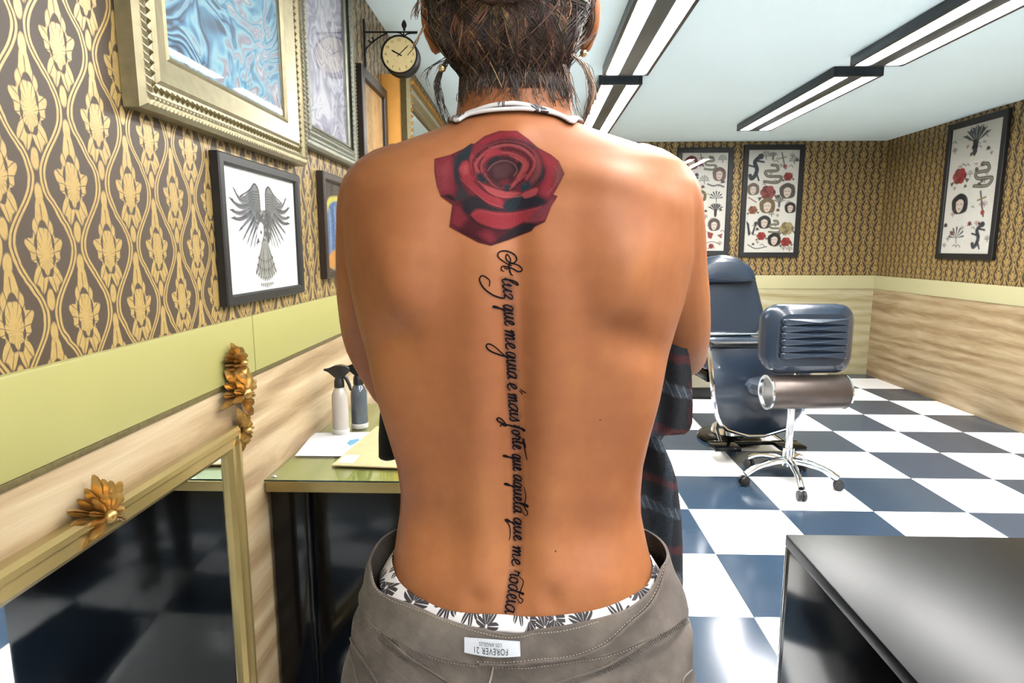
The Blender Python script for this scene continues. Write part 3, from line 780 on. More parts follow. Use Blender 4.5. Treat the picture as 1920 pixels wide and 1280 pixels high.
# ------------------------------------------------------------ station clock on a scroll bracket
cw = at_x(680, 60, XL); cyy = cw.y
cc = at_y(752, 107, cyy); cr = 0.0765
ck = thing('wall_clock', (XL, cyy, cc.z), 'round double-sided station clock on a black iron scroll bracket', 'clock')
db = 0.034
obj('case', MB().lathe([(0.012, -db), (cr * 0.9, -db), (cr * 0.94, -db - 0.004), (cr, -db - 0.002), (cr, -db + 0.008), (cr * 0.95, -db + 0.014), (cr * 0.93, 0), (cr * 0.95, db - 0.014), (cr, db - 0.008), (cr, db + 0.002), (cr * 0.94, db + 0.004), (cr * 0.9, db), (0.012, db)], cc, 40, 'Y'), M['iron'], ck, angle=30)
dm = pmat('clock_dial', white(232, 208, 152), 0.6, var=0.1, vscale=40)
for sgn in (-1, 1):
    dial = obj('dial', MB().lathe([(0.001, sgn * (db + 0.0005)), (cr * 0.9, sgn * (db + 0.0005)), (cr * 0.9, sgn * (db - 0.002)), (0.001, sgn * (db - 0.002))], cc, 40, 'Y'), dm, ck)
    nm = MB()
    for k in range(12):
        a = 2 * math.pi * (k + 1) / 12
        vs_, fs_ = text_geo(str(k + 1), 0.015)
        nm.add([(cc.x - sgn * (cr * 0.74 * math.sin(a) + p[0]), cc.y + sgn * (db + 0.0012), cc.z + cr * 0.74 * math.cos(a) + p[1]) for p in vs_], fs_)
    for k in range(60):
        a = 2 * math.pi * k / 60; r0, r1 = cr * 0.86, cr * 0.89; w_ = 0.0004
        ca, sa = math.cos(a), math.sin(a)
        nm.add([(cc.x + r * sa + w_ * q * ca, cc.y + sgn * (db + 0.0012), cc.z + r * ca - w_ * q * sa) for r, q in ((r0, -1), (r1, -1), (r1, 1), (r0, 1))], [(0, 1, 2, 3)])
    obj('numerals', nm, M['iron'], dial, smooth=False, recalc=False)
    for L, a, wv in ((cr * 0.5, math.radians(-62), 0.0024), (cr * 0.72, math.radians(48), 0.0016)):
        d = Vector((-sgn * math.sin(a), 0, math.cos(a))); e = Vector((d.z, 0, -d.x)); o_ = cc + Vector((0, sgn * (db + 0.0022), 0))
        obj('hand', MB().add([o_ - d * 0.012 - e * wv, o_ - d * 0.012 + e * wv, o_ + d * L * 0.8 + e * wv * 1.3, o_ + d * L, o_ + d * L * 0.8 - e * wv * 1.3], [(0, 1, 2, 3, 4)]), M['iron'], ck, smooth=False)
def on_clock(u, v): return at_y(u, v, cyy)
br = MB()
pw0 = on_clock(681, 36); pw1 = on_clock(681, 130)
br.tube([(XL + 0.006, cyy, pw0.z), (XL + 0.006, cyy, pw1.z)], 0.0045, 8)
zb_ = on_clock(700, 60).z
br.tube([(XL + 0.004, cyy, zb_), (on_clock(783, 62).x, cyy, zb_ - 0.002)], 0.0035, 8)
def arc(pts, r=0.003): br.tube(crom([on_clock(*p) for p in pts], 5), r, 6)
arc([(682, 104), (688, 90), (700, 78), (714, 68), (726, 62)])
arc([(690, 76), (697, 79), (700, 74), (697, 70)])
arc([(757, 76), (757, 68), (750, 62), (740, 60)]); arc([(758, 76), (758, 68), (766, 63), (782, 62)])
arc([(757, 78), (757, 60)]); arc([(745, 74), (750, 76), (757, 80), (766, 77), (770, 73)])
obj('bracket', br, M['iron'], ck)
fp = on_clock(758, 58)
obj('finial', MB().lathe([(0.002, 0), (0.006, 0.004), (0.004, 0.008), (0.0095, 0.016), (0.011, 0.024), (0.008, 0.034), (0.0015, 0.043)], fp, 14), M['iron'], ck)

# ------------------------------------------------------------ the desk along the left wall
dc = at_x(487, 897, XL)                              # front left corner of the glass top
DZ, DY = dc.z, dc.y
DX1, DY1 = 0.10, DY + 0.80
desk = thing('desk', (XL, DY, 0), 'black gloss desk with an olive glass-covered top and brass front edge', 'desk')
XD = XL + 0.014
obj('desktop', MB().bbox((XD, DY + 0.004, DZ - 0.036), (DX1, DY1, DZ - 0.0065), 0.002), M['olive'], desk)
obj('edge_strip', MB().bbox((XD, DY, DZ - 0.036), (DX1, DY + 0.0035, DZ - 0.0085), 0.001), M['brass'], desk)
gt = obj('glass_top', MB().bbox((XD, DY - 0.006, DZ - 0.0035), (DX1 + 0.006, DY1, DZ), 0.0008, 1), M['desk_glass'], desk)
obj('glass_edge', MB().bbox((XD, DY - 0.0075, DZ - 0.0048), (DX1 + 0.0075, DY - 0.0062, DZ - 0.0002), 0.0005, 1), M['green_glass'], gt)
obj('glass_clip', MB().lathe([(0.001, 0), (0.007, 0), (0.007, 0.002), (0.005, 0.004), (0.001, 0.004)], (XD + 0.018, DY + 0.012, DZ + 0.0005), 14), M['chrome'], desk)
xs = at_y(583, 1000, DY + 0.02).x
obj('side_panel', MB().bbox((XD + 0.004, DY + 0.018, 0), (xs - 0.012, DY1, DZ - 0.037), 0.002), M['gloss_black'], desk)
obj('corner_post', MB().bbox((xs - 0.011, DY + 0.016, 0), (xs, DY + 0.05, DZ - 0.037), 0.002), M['gloss_black'], desk)
obj('front_panel', MB().bbox((xs + 0.001, DY + 0.03, 0.04), (DX1 - 0.01, DY + 0.05, DZ - 0.037), 0.002), M['gloss_black'], desk)
obj('carcass', MB().bbox((xs + 0.001, DY + 0.051, 0), (DX1 - 0.01, DY1 - 0.01, DZ - 0.038), 0.002), M['gloss_black'], desk)

def sheet_on_desk(name, px, mat, lift, th, label, cat):
    P = [at_z(u, v, DZ + lift) for u, v in px]
    mb = MB(); mb.rings([[Vector((p.x, p.y, DZ + lift)) for p in P], [Vector((p.x, p.y, DZ + lift + th)) for p in P]])
    return tag(obj(name, mb, mat, smooth=False), label, cat)
sh = thing('paper_sheet', at_z(640, 840, DZ + 0.0005), 'white sheet of paper with a small blue print under the spray bottles', 'paper')
P = [at_z(u, v, DZ) for u, v in ((553, 855), (588, 812), (720, 810), (700, 856))]
obj('sheet', MB().rings([[Vector((p.x, p.y, DZ + 0.0008)) for p in P], [Vector((p.x, p.y, DZ + 0.0014)) for p in P]]), M['paper'], sh, smooth=False)
P = [at_z(u, v, DZ) for u, v in ((650, 832), (655, 826), (672, 823), (674, 826), (664, 833), (656, 836))]
obj('blue_print', MB().add([Vector((p.x, p.y, DZ + 0.0017)) for p in P], [tuple(range(6))]), pmat('blue_ink', srgb(110, 170, 200), 0.7, var=0.4, vscale=120), sh, smooth=False)
kf = thing('kraft_envelope', at_z(690, 850, DZ + 0.0005), 'tan kraft envelope with a white label lying at the desk edge', 'envelope')
P = [at_z(u, v, DZ + 0.006) for u, v in ((622, 871), (706, 799), (800, 800), (780, 877))]
obj('envelope', MB().rings([[Vector((p.x, p.y, DZ + 0.0025)) for p in P], [Vector((p.x, p.y, DZ + 0.006)) for p in P]]), M['kraft'], kf, smooth=False)
P = [at_z(u, v, DZ + 0.006) for u, v in ((633, 867), (646, 853), (674, 853), (663, 868))]
obj('label_sticker', MB().add([Vector((p.x, p.y, DZ + 0.0065)) for p in P], [(0, 1, 2, 3)]), M['paper'], kf, smooth=False)

def spray(u, v, hpx, mat, base_mat, label, r=0.028, face=-1):
    p = at_z(u, v, DZ + 0.0016); p.z = DZ + 0.0016
    t = thing('spray_bottle', p, label, 'spray bottle', 'spray bottles on the desk')
    k = r / 0.028; H = hpx
    obj('bottle', MB().lathe([(0.001, 0.012), (r * 0.96, 0.012), (r, 0.02), (r, H * 0.72), (r * 0.94, H * 0.82), (r * 0.72, H * 0.92), (r * 0.55, H * 0.96), (r * 0.52, H), (0.001, H)], n=32), mat, t, local=True, angle=60)
    obj('base_ring', MB().lathe([(0.001, 0), (r * 1.0, 0), (r * 1.04, 0.004), (r * 1.04, 0.013), (r * 0.98, 0.016), (0.001, 0.016)], n=32), base_mat, t, local=True)
    hd = MB()
    hd.lathe([(0.001, H - 0.004), (r * 0.62, H - 0.004), (r * 0.6, H + 0.016), (r * 0.42, H + 0.03), (0.001, H + 0.03)], n=20)
    f = face
    nz = lambda x, z: (f * x, 0, H + z)
    rg = []
    for x, z0, z1, w in ((0.040, 0.048, 0.055, 0.004), (0.030, 0.044, 0.058, 0.008), (0.012, 0.030, 0.066, 0.011), (-0.006, 0.024, 0.068, 0.012), (-0.024, 0.036, 0.064, 0.010), (-0.034, 0.046, 0.056, 0.006)):
        rg.append([(f * x, -w, H + z0), (f * x, w, H + z0), (f * x, w, H + z1), (f * x, -w * 0.8, H + z1)])
    hd.rings(rg)
    obj('spray_head', hd, M['black_plastic'], t, local=True, angle=50)
    obj('trigger', MB().tube([nz(-0.010, 0.036), nz(-0.024, 0.024), nz(-0.032, 0.004), nz(-0.036, -0.012)], [0.006, 0.0065, 0.006, 0.004], 8, True), M['black_plastic'], t, local=True)
    obj('nozzle', MB().tube([nz(0.036, 0.0515), nz(0.047, 0.0515)], [0.005, 0.004], 10), M['black_plastic'], t, local=True)
    return t
m_wb = pmat('pearl_white', srgb(214, 206, 198), 0.25, var=0.05, vscale=10, coat=0.3)
m_gb = pmat('smoky_bottle', srgb(96, 106, 118), 0.12, var=0.25, vscale=25, coat=0.4)
pz = at_z(640, 811, DZ)
spray(640, 811, 0.155, m_wb, M['white_plastic'], 'white spray bottle with a black trigger head, left of the pair', 0.026, -1)
spray(675, 800, 0.150, m_gb, M['white_plastic'], 'smoky grey spray bottle with a white base, right of the pair', 0.027, -1)

# ------------------------------------------------------------ gilded mirror low on the left wall
gy1 = at_x(470, 1100, XL + 0.03).y
gz1 = at_x(455, 790, XL + 0.02).z
gy0 = gy1 - 0.92
gm = thing('gilded_mirror', (XL + 0.008, (gy0 + gy1) / 2, 0.06), 'low mirror in a narrow gold frame with carved leaf corners, left of the desk', 'mirror')
def PG(s, t, d): return Vector((XL + 0.009 + d, s, t))
obj('frame', moulding(PG, gy0, gy1, 0.06, gz1, [(0, 0), (0, 0.018), (0.006, 0.026), (0.016, 0.026), (0.02, 0.02), (0.04, 0.022), (0.05, 0.014), (0.05, 0)]), M['brass'], gm, angle=28)
obj('mirror_glass', MB().box((XL + 0.010, gy0 + 0.05, 0.11), (XL + 0.016, gy1 - 0.05, gz1 - 0.05)), M['mirror'], gm, smooth=False)
def acanthus(s, t, k, up):
    """fan of carved leaves around a boss"""
    mb = MB()
    for ring, (n, R, w, d) in enumerate(((13, 0.085, 0.011, 0.012), (9, 0.055, 0.010, 0.024))):
        for q in range(n):
            a = math.radians(-120 + 240 * q / (n - 1)) + up
            e = (math.sin(a), math.cos(a)); f_ = (e[1], -e[0])
            Rr = R * (1.0 + 0.12 * math.cos(q * 2.1)) * k
            rg = []
            for j, (rr, ww, hh) in enumerate(((0.10, 0.4, 0.2), (0.4, 0.8, 1.0), (0.75, 1.0, 1.2), (0.95, 0.6, 0.7), (1.02, 0.15, 0.3))):
                c_ = (s + e[0] * Rr * rr, t + e[1] * Rr * rr); W_ = w * ww * k * 0.8
                rg.append([PG(c_[0] - f_[0] * W_, c_[1] - f_[1] * W_, d), PG(c_[0] - f_[0] * W_ * 0.3, c_[1] - f_[1] * W_ * 0.3, d + 0.012 * hh), PG(c_[0], c_[1], d + 0.007 * hh), PG(c_[0] + f_[0] * W_ * 0.3, c_[1] + f_[1] * W_ * 0.3, d + 0.012 * hh), PG(c_[0] + f_[0] * W_, c_[1] + f_[1] * W_, d)])
            mb.rings(rg, closed=False, cap0=False, cap1=False)
    mb.ellipsoid(PG(s, t, 0.032), (0.012, 0.016 * k, 0.016 * k), 12, 8)
    return mb
oc = at_x(458, 738, XL + 0.035)
obj('corner_leaves', acanthus(oc.y, oc.z, 0.9, math.radians(20)), M['gold_dark'], gm, angle=35)
obj('corner_leaves', acanthus(oc.y - 0.012, oc.z + 0.075, 0.5, math.radians(-10)), M['gold_dark'], gm, angle=35)
obj('corner_leaves', acanthus(oc.y - 0.01, oc.z - 0.085, 0.55, math.radians(120)), M['gold_dark'], gm, angle=35)
obj('corner_leaves', acanthus(gy0 + 0.02, gz1 - 0.02, 0.9, math.radians(-20)), M['gold_dark'], gm, angle=35)
obj('crest', acanthus((gy0 + gy1) / 2, gz1 - 0.01, 0.7, 0), M['gold_dark'], gm, angle=35)

# ------------------------------------------------------------ glossy black cabinet beside the camera
ke = at_y(1471, 1040, 1.15)
KX, KY = ke.x, 1.15
kb = thing('side_cabinet', (KX, KY, 0), 'glossy black low cabinet with a chrome corner strip at the right edge', 'cabinet')
obj('body', MB().bbox((KX + 0.003, 0.40, 0.0), (KX + 0.62, KY - 0.003, 0.70), 0.004), M['gloss_black'], kb)
obj('top_panel', MB().bbox((KX - 0.001, 0.39, 0.701), (KX + 0.63, KY, 0.725), 0.003), pmat('cabinet_top', srgb(7, 7, 9), 0.3, **{'Specular IOR Level': 0.2}), kb)
obj('corner_strip', MB().bbox((KX, KY - 0.006, 0.0), (KX + 0.006, KY, 0.70), 0.0015), M['chrome'], kb)

# ------------------------------------------------------------ reclining tattoo chair (front faces local -Y)
def rrect(w, h, r, n=6, wt=None):
    """rounded outline, width w at the bottom and wt at the top, centred on x, from z=0 to h"""
    wt = wt or w; pts = []
    for (cx_, cz_, a0) in ((w/2 - r, r, -90), (wt/2 - r, h - r, 0), (-wt/2 + r, h - r, 90), (-w/2 + r, r, 180)):
        for k in range(n + 1):
            a = math.radians(a0 + 90 * k / n); pts.append((cx_ + r * math.cos(a), cz_ + r * math.sin(a)))
    return pts
def cushion(outline, th, P, puff=0.02, steps=4):
    """padded slab: outline in a plane, inset towards both faces; P(x,z,d)"""
    c_ = np.array(outline).mean(0); rg = []
    o = np.array(outline)
    def ins(k):
        d = o - c_; L = np.linalg.norm(d, axis=1, keepdims=True); return o - d / L * k
    prof = [(puff * 2.2, -th/2 - puff*0.3), (puff, -th/2), (puff * 0.3, -th/2 + puff * 0.3), (0, -th/2 + puff), (0, th/2 - puff), (puff * 0.3, th/2 - puff * 0.3), (puff, th/2), (puff * 2.2, th/2 + puff*0.3)]
    for k, d in prof: rg.append([P(q[0], q[1], d) for q in ins(k)])
    mb = MB(); mb.rings(rg, cap0=False, cap1=False)
    for ring, d, flip in ((rg[0], -th/2 - puff * 0.55, 1), (rg[-1], th/2 + puff * 0.55, 0)):
        n = len(ring); b0 = len(mb.v); mb.v.extend([tuple(p) for p in ring]); mb.v.append(tuple(P(c_[0], c_[1], d)))
        for j in range(n): mb.f.append((b0 + j, b0 + (j + 1) % n, b0 + n))
    return mb
back_c = at_y(1344, 560, 4.42); leg_c = at_y(1424, 720, 3.66)
dv = Vector((leg_c.x - back_c.x, leg_c.y - back_c.y))
rot = math.atan2(dv.x, -dv.y)
mid = Vector(((back_c.x * 0.55 + leg_c.x * 0.45), (back_c.y * 0.55 + leg_c.y * 0.45), 0))
ch = thing('tattoo_chair', mid, 'large black padded tattoo chair with a headrest and chrome-edged leg rest', 'chair', rotz=rot)
Lb = (Vector((back_c.x, back_c.y)) - mid.to_2d()).length; Ll = (Vector((leg_c.x, leg_c.y)) - mid.to_2d()).length
tl = math.radians(10)
def PBK(x, z, d): return Vector((x, Lb - d * math.cos(tl) + (z - 0.25) * math.sin(tl), 0.66 + z * math.cos(tl) + d * math.sin(tl) * 0.3))
bk = obj('backrest', cushion(rrect(0.66, 0.54, 0.14, 7, 0.54), 0.11, PBK, 0.02), M['vinyl'], ch, local=True, angle=60)
obj('backrest_trim', MB().tube([PBK(-0.31, 0.02, 0.075), PBK(0.31, 0.02, 0.075)], 0.009, 8), M['chrome'], bk, local=True)
hr = [(-0.26, 0.0), (-0.10, -0.012), (0.10, -0.012), (0.26, 0.0), (0.262, 0.03), (0.21, 0.10), (0.13, 0.155), (0.04, 0.178), (-0.04, 0.178), (-0.13, 0.155), (-0.21, 0.10), (-0.262, 0.03)]
hr = [(q[0] * 0.86, q[1]) for q in crom(hr + [hr[0]], 4)[:-1]]
obj('headrest', cushion([(x, z + 0.395) for x, z in hr], 0.10, lambda x, z, d: PBK(x, z, d + 0.09), 0.022), M['vinyl'], ch, local=True, angle=60)
obj('seat', cushion([(x, z) for x, z in rrect(0.62, Lb + Ll - 0.06, 0.06)], 0.12, lambda x, z, d: Vector((x, -Ll + 0.06 + z, 0.60 + d)), 0.02), M['vinyl'], ch, local=True, angle=60)
obj('seat_frame', MB().bbox((-0.29, -Ll + 0.1, 0.46), (0.29, Lb - 0.02, 0.53), 0.01), M['gloss_black'], ch, local=True)
# leg rest: a broad shield curving under, edged in chrome
def PLG(x, z): return Vector((x, -Ll - 0.06 * math.sin(math.pi * min(1, max(0, (0.70 - z) / 0.55))) + 0.03 * (x / 0.31) ** 2, z))
out = [(-0.305, 0.69), (0.305, 0.69), (0.30, 0.55), (0.285, 0.40), (0.255, 0.28), (0.21, 0.205), (0.14, 0.165), (0.0, 0.15), (-0.14, 0.165), (-0.21, 0.205), (-0.255, 0.28), (-0.285, 0.40), (-0.30, 0.55)]
mb = MB(); rows = []
for i in range(15):
    z = 0.69 - 0.54 * i / 14
    zs = [q[1] for q in out[1:8]][::-1]; xs_ = [q[0] for q in out[1:8]][::-1]
    hw = np.interp(z, zs, xs_) if i < 14 else 0.06
    rows.append([PLG(-hw + 2 * hw * k / 14, z) for k in range(15)])
for off in (0.0, 0.035):
    mb.rings([[p + Vector((0, off, 0)) for p in r] for r in rows], closed=False, cap0=False, cap1=False)
lg = obj('leg_rest', mb, M['vinyl'], ch, local=True, angle=70)
obj('chrome_edging', MB().tube([r[0] + Vector((0, 0.012, 0)) for r in rows] + [p + Vector((0, 0.012, -0.004)) for p in rows[-1][1:-1]] + [r[-1] + Vector((0, 0.012, 0)) for r in rows[::-1]], 0.016, 8), M['chrome'], lg, local=True)
obj('hinge_bar', MB().bbox((-0.30, -Ll - 0.02, 0.70), (0.30, -Ll + 0.06, 0.725), 0.008), M['black_plastic'], ch, local=True)
obj('pedestal', MB().lathe([(0.001, 0.05), (0.12, 0.05), (0.11, 0.09), (0.065, 0.12), (0.06, 0.46), (0.001, 0.46)], n=28), M['chrome'], ch, local=True)
obj('base_plate', MB().lathe([(0.001, 0.001), (0.20, 0.001), (0.21, 0.012), (0.20, 0.03), (0.15, 0.045), (0.001, 0.055)], n=36), M['gloss_black'], ch, local=True)
fr_ = MB(); yf = -Ll - 0.06
fr_.bbox((-0.28, yf - 0.02, 0.075), (-0.12, yf + 0.12, 0.10), 0.006); fr_.bbox((0.12, yf - 0.02, 0.075), (0.28, yf + 0.12, 0.10), 0.006)
fr_.bbox((-0.28, yf + 0.08, 0.08), (0.28, yf + 0.11, 0.10), 0.006)
obj('footrest', fr_, M['gloss_black'], ch, local=True)
ft = MB()
for s in (-1, 1): ft.tube([(s * 0.2, yf + 0.1, 0.09), (s * 0.16, -0.2, 0.12), (s * 0.08, -0.05, 0.2)], 0.011, 8)
obj('footrest_arms', ft, M['chrome'], ch, local=True)

# ------------------------------------------------------------ artist's stool with ribbed backrest
sc = at_y(1484, 760, 3.28)
st = thing('work_stool', (sc.x, sc.y, 0), 'black swivel stool with a horizontally ribbed backrest and chrome star base', 'stool', rotz=math.radians(4))
zt_ = at_y(1440, 572, 3.1).z; zb0 = at_y(1440, 702, 3.1).z
def PS(x, z, d): return Vector((x, -0.13 - d + 0.05 * (x / 0.25) ** 2, zb0 + z))
H = zt_ - zb0
bo = rrect(0.47, H, 0.09, 6)
br_ = obj('backrest', cushion(bo, 0.10, PS, 0.026), M['vinyl'], st, local=True, angle=60)
n = 6
for k in range(n):
    z0 = 0.085 + (H - 0.15) * k / n; z1 = z0 + (H - 0.15) / n - 0.002
    obj('rib', cushion(rrect(0.34, z1 - z0, 0.012, 3), 0.026, lambda x, z, d, z0=z0: PS(x, z + z0, d + 0.074), 0.005), M['vinyl'], br_, local=True, angle=50)
zs_ = at_y(1440, 738, 3.1).z; rr = 0.088
obj('roll_seat', MB().tube([(-0.20, -0.13, zs_), (-0.19, -0.13, zs_), (0.19, -0.13, zs_), (0.20, -0.13, zs_)], [rr * 0.97, rr, rr, rr * 0.97], 28), M['dull_metal'], st, local=True, angle=35)
for s in (-1, 1):
    obj('end_ring', MB().lathe([(rr * 0.9, 0), (rr * 1.03, 0), (rr * 1.03, s * 0.008), (rr * 0.9, s * 0.008), (rr * 0.9, 0)], (s * 0.2, -0.13, zs_), 28, 'X'), M['chrome'], st, local=True)
obj('seat', MB().lathe([(0.001, zs_ - 0.075), (0.17, zs_ - 0.075), (0.19, zs_ - 0.06), (0.195, zs_ - 0.03), (0.18, zs_ - 0.008), (0.001, zs_)], (0, 0.12, 0), 30), M['vinyl'], st, local=True)
obj('back_bracket', MB().tube([(0, 0.10, zs_ - 0.09), (0, -0.03, zs_ - 0.10), (0, -0.03, zb0 + 0.1)], 0.016, 8), M['chrome'], st, local=True)
obj('column', MB().lathe([(0.001, 0.10), (0.03, 0.10), (0.03, 0.2), (0.02, 0.2), (0.02, zs_ - 0.07), (0.001, zs_ - 0.07)], n=20), M['chrome'], st, local=True)
for k in range(5):
    a = math.radians(188 + 72 * k); d = Vector((math.cos(a), math.sin(a), 0)); e = Vector((-d.y, d.x, 0))
    R = 0.25
    obj('leg', MB().tube(crom([d * 0.02 + Vector((0, 0, 0.13)), d * 0.10 + Vector((0, 0, 0.125)), d * 0.19 + Vector((0, 0, 0.10)), d * R + Vector((0, 0, 0.065))], 4), [0.02] * 6 + [0.017] * 7, 10), M['chrome'], st, local=True)
    cs = MB()
    for q in (-1, 1):
        o_ = d * (R + 0.005) + e * (0.013 * q)
        rg = []
        for (r_, w_) in ((0.006, -0.008), (0.024, -0.008), (0.027, -0.004), (0.027, 0.004), (0.024, 0.008), (0.006, 0.008)):
            rg.append([o_ + e * w_ + d * (r_ * math.cos(t)) + Vector((0, 0, 0.0275 + r_ * math.sin(t))) for t in np.linspace(0, 2 * math.pi, 16, endpoint=False)])
        cs.rings(rg)
    obj('caster', cs, M['black_plastic'], st, local=True)

# ------------------------------------------------------------ low beige cabinet against the back wall
b0_ = at_z(1300, 772, 0); cbx0 = at_y(1295, 720, 5.15).x
bc = thing('low_cabinet', (cbx0, 5.2, 0), 'low beige cabinet with a dark plinth behind the tattoo chair', 'cabinet')
obj('plinth', MB().bbox((cbx0 - 0.3, 5.19, 0.0), (cbx0 + 0.75, 5.68, 0.1), 0.003), M['black_plastic'], bc)
obj('body', MB().bbox((cbx0 - 0.3, 5.17, 0.101), (cbx0 + 0.75, 5.7, 0.46), 0.004), M['beige'], bc)
for k in range(2):
    d_ = obj('door', MB().bbox((cbx0 - 0.295 + 0.525 * k, 5.155, 0.11), (cbx0 + 0.22 + 0.525 * k, 5.169, 0.45), 0.003), M['beige'], bc)
    obj('handle', MB().bbox((cbx0 + 0.14 + 0.14 * k, 5.14, 0.33), (cbx0 + 0.2 + 0.14 * k, 5.154, 0.39), 0.004), M['black_plastic'], d_)
obj('top', MB().bbox((cbx0 - 0.31, 5.15, 0.461), (cbx0 + 0.76, 5.7, 0.485), 0.003), M['black_plastic'], bc)

# ------------------------------------------------------------ the woman, seen from behind
YS = 0.75                                            # distance of her side outline
PX = at_y(964, 640, YS).x
person = thing('person', (PX, 0.77, 0), 'woman seen from behind with a red rose and script tattooed down her bare back', 'person')
def remesh(mb, vox, smooth_it, name):
    me = mesh_of(mb, name, recalc=True)
    o = link(name, me)
    r = o.modifiers.new('r', 'REMESH'); r.mode = 'VOXEL'; r.voxel_size = vox; r.adaptivity = 0
    s = o.modifiers.new('s', 'SMOOTH'); s.factor = 0.5; s.iterations = smooth_it
    bpy.context.view_layer.update()
    dg = bpy.context.evaluated_depsgraph_get()
    out = bpy.data.meshes.new_from_object(o.evaluated_get(dg)); out.name = name
    bpy.data.objects.remove(o, do_unlink=True); bpy.data.meshes.remove(me)
    return out
def sect(z, xl, xr, yb, yf, n=2.3, m=64, nb=None):
    """superellipse section"""
    cx_, hx, cy_, hy = (xl + xr) / 2, (xr - xl) / 2, (yb + yf) / 2, (yf - yb) / 2
    out = []
    for k in range(m):
        a = 2 * math.pi * k / m; c_, s_ = math.cos(a), math.sin(a)
        out.append((cx_ + hx * math.copysign(abs(c_) ** (2 / n), c_), cy_ + hy * math.copysign(abs(s_) ** (2 / n), s_), z))
    return out
# (v, left u, right u, back y, front y) of the trunk, from the neck to the hips
TR = [(90, 862, 1066, 0.715, 0.825), (150, 858, 1074, 0.708, 0.826), (200, 856, 1075, 0.700, 0.824), (228, 852, 1078, 0.694, 0.822), (240, 836, 1092, 0.688, 0.822), (250, 815, 1116, 0.682, 0.824), (264, 780, 1154, 0.676, 0.826), (279, 735, 1200, 0.671, 0.830),
      (293, 698, 1246, 0.667, 0.834), (312, 668, 1280, 0.662, 0.838), (345, 650, 1298, 0.655, 0.845), (400, 648, 1300, 0.646, 0.858), (480, 652, 1298, 0.640, 0.876), (560, 664, 1283, 0.641, 0.884), (611, 675, 1267, 0.645, 0.880),
      (664, 690, 1252, 0.650, 0.872), (742, 711, 1236, 0.660, 0.860), (801, 727, 1220, 0.668, 0.852), (867, 744, 1206, 0.674, 0.848), (920, 751, 1202, 0.676, 0.848), (960, 749, 1203, 0.675, 0.850),
      (1010, 742, 1213, 0.670, 0.855), (1050, 737, 1222, 0.664, 0.860), (1100, 728, 1234, 0.656, 0.866), (1180, 710, 1250, 0.645, 0.870), (1300, 700, 1256, 0.640, 0.870)]
def lin(v, i): return float(np.interp(v, [r[0] for r in TR], [r[i] for r in TR]))
rings = []
vlist = sorted(set(list(range(90, 228, 20)) + list(np.arange(228, 320, 6)) + list(range(320, 1301, 14))))
for v in vlist:
    ul, ur, yb, yf = (lin(v, i) for i in (1, 2, 3, 4))
    a = at_y(ul, v, YS); b = at_y(ur, v, YS)
    nn = 2.15 if v < 235 else 2.35
    rings.append(sect((a.z + b.z) / 2, a.x, b.x, yb, yf, nn))
body = MB().rings(rings)
def W(u, v, Y): return at_y(u, v, Y)
HC = Vector((at_y(957, 20, 0.765).x, 0.775, 1.555))      # middle of the head
# arms: upper arms hang, elbows forward, forearms folded in front of the waist
def limb(pts, rad, n=20): body.tube(crom([tuple(p) for p in pts], 6), list(np.interp(np.linspace(0, len(rad) - 1, (len(rad) - 1) * 6 + 1), range(len(rad)), rad)), n, True)
limb([W(745, 345, 0.75), W(712, 372, 0.748), W(702, 430, 0.757), W(697, 500, 0.778), W(694, 560, 0.81), W(700, 640, 0.86), W(738, 725, 0.91)], [0.047, 0.0475, 0.0455, 0.0445, 0.043, 0.040, 0.036])
limb([W(738, 725, 0.91), Vector((-0.12, 0.965, 1.055)), Vector((-0.05, 0.985, 1.06)), Vector((0.01, 0.99, 1.065))], [0.036, 0.035, 0.029, 0.023])
limb([W(1200, 345, 0.75), W(1236, 372, 0.748), W(1249, 430, 0.757), W(1257, 500, 0.775), W(1267, 560, 0.80), W(1277, 620, 0.84), W(1281, 664, 0.89)], [0.047, 0.0475, 0.0455, 0.0445, 0.043, 0.039, 0.034])
limb([W(1281, 664, 0.89), Vector((0.16, 0.955, 1.115)), Vector((0.07, 0.985, 1.10)), Vector((0.01, 1.0, 1.095))], [0.034, 0.033, 0.028, 0.022])
def hand(w, d, nrm, side):
    """palm plus five fingers from wrist w along d"""
    d = Vector(d).normalized(); nrm = Vector(nrm).normalized(); e = d.cross(nrm) * side
    body.ellipsoid(w + d * 0.045, (0.05, 0.05, 0.05), 14, 10, Matrix((d, e, nrm)).transposed() @ Matrix.Diagonal((1.05, 0.80, 0.30)))
    for k, (o_, L) in enumerate(((-0.030, 0.062), (-0.010, 0.072), (0.010, 0.066), (0.029, 0.052))):
        p0 = w + d * 0.075 + e * o_
        body.tube([p0, p0 + d * L * 0.5 - nrm * 0.006, p0 + d * L * 0.75 - nrm * 0.024, p0 + d * L * 0.78 - nrm * 0.042], [0.0088, 0.0085, 0.008, 0.007], 10, True)
    p0 = w + d * 0.025 - e * 0.03
    body.tube([p0, p0 + d * 0.03 - e * 0.018 - nrm * 0.01, p0 + d * 0.055 - e * 0.018 - nrm * 0.026], [0.011, 0.0095, 0.0085], 10, True)
hand(Vector((0.015, 0.99, 1.065)), (1, 0.06, 0.10), (0, 1, 0.2), 1)
hand(Vector((0.005, 1.0, 1.095)), (-1, 0.06, -0.05), (0, 1, 0.3), -1)
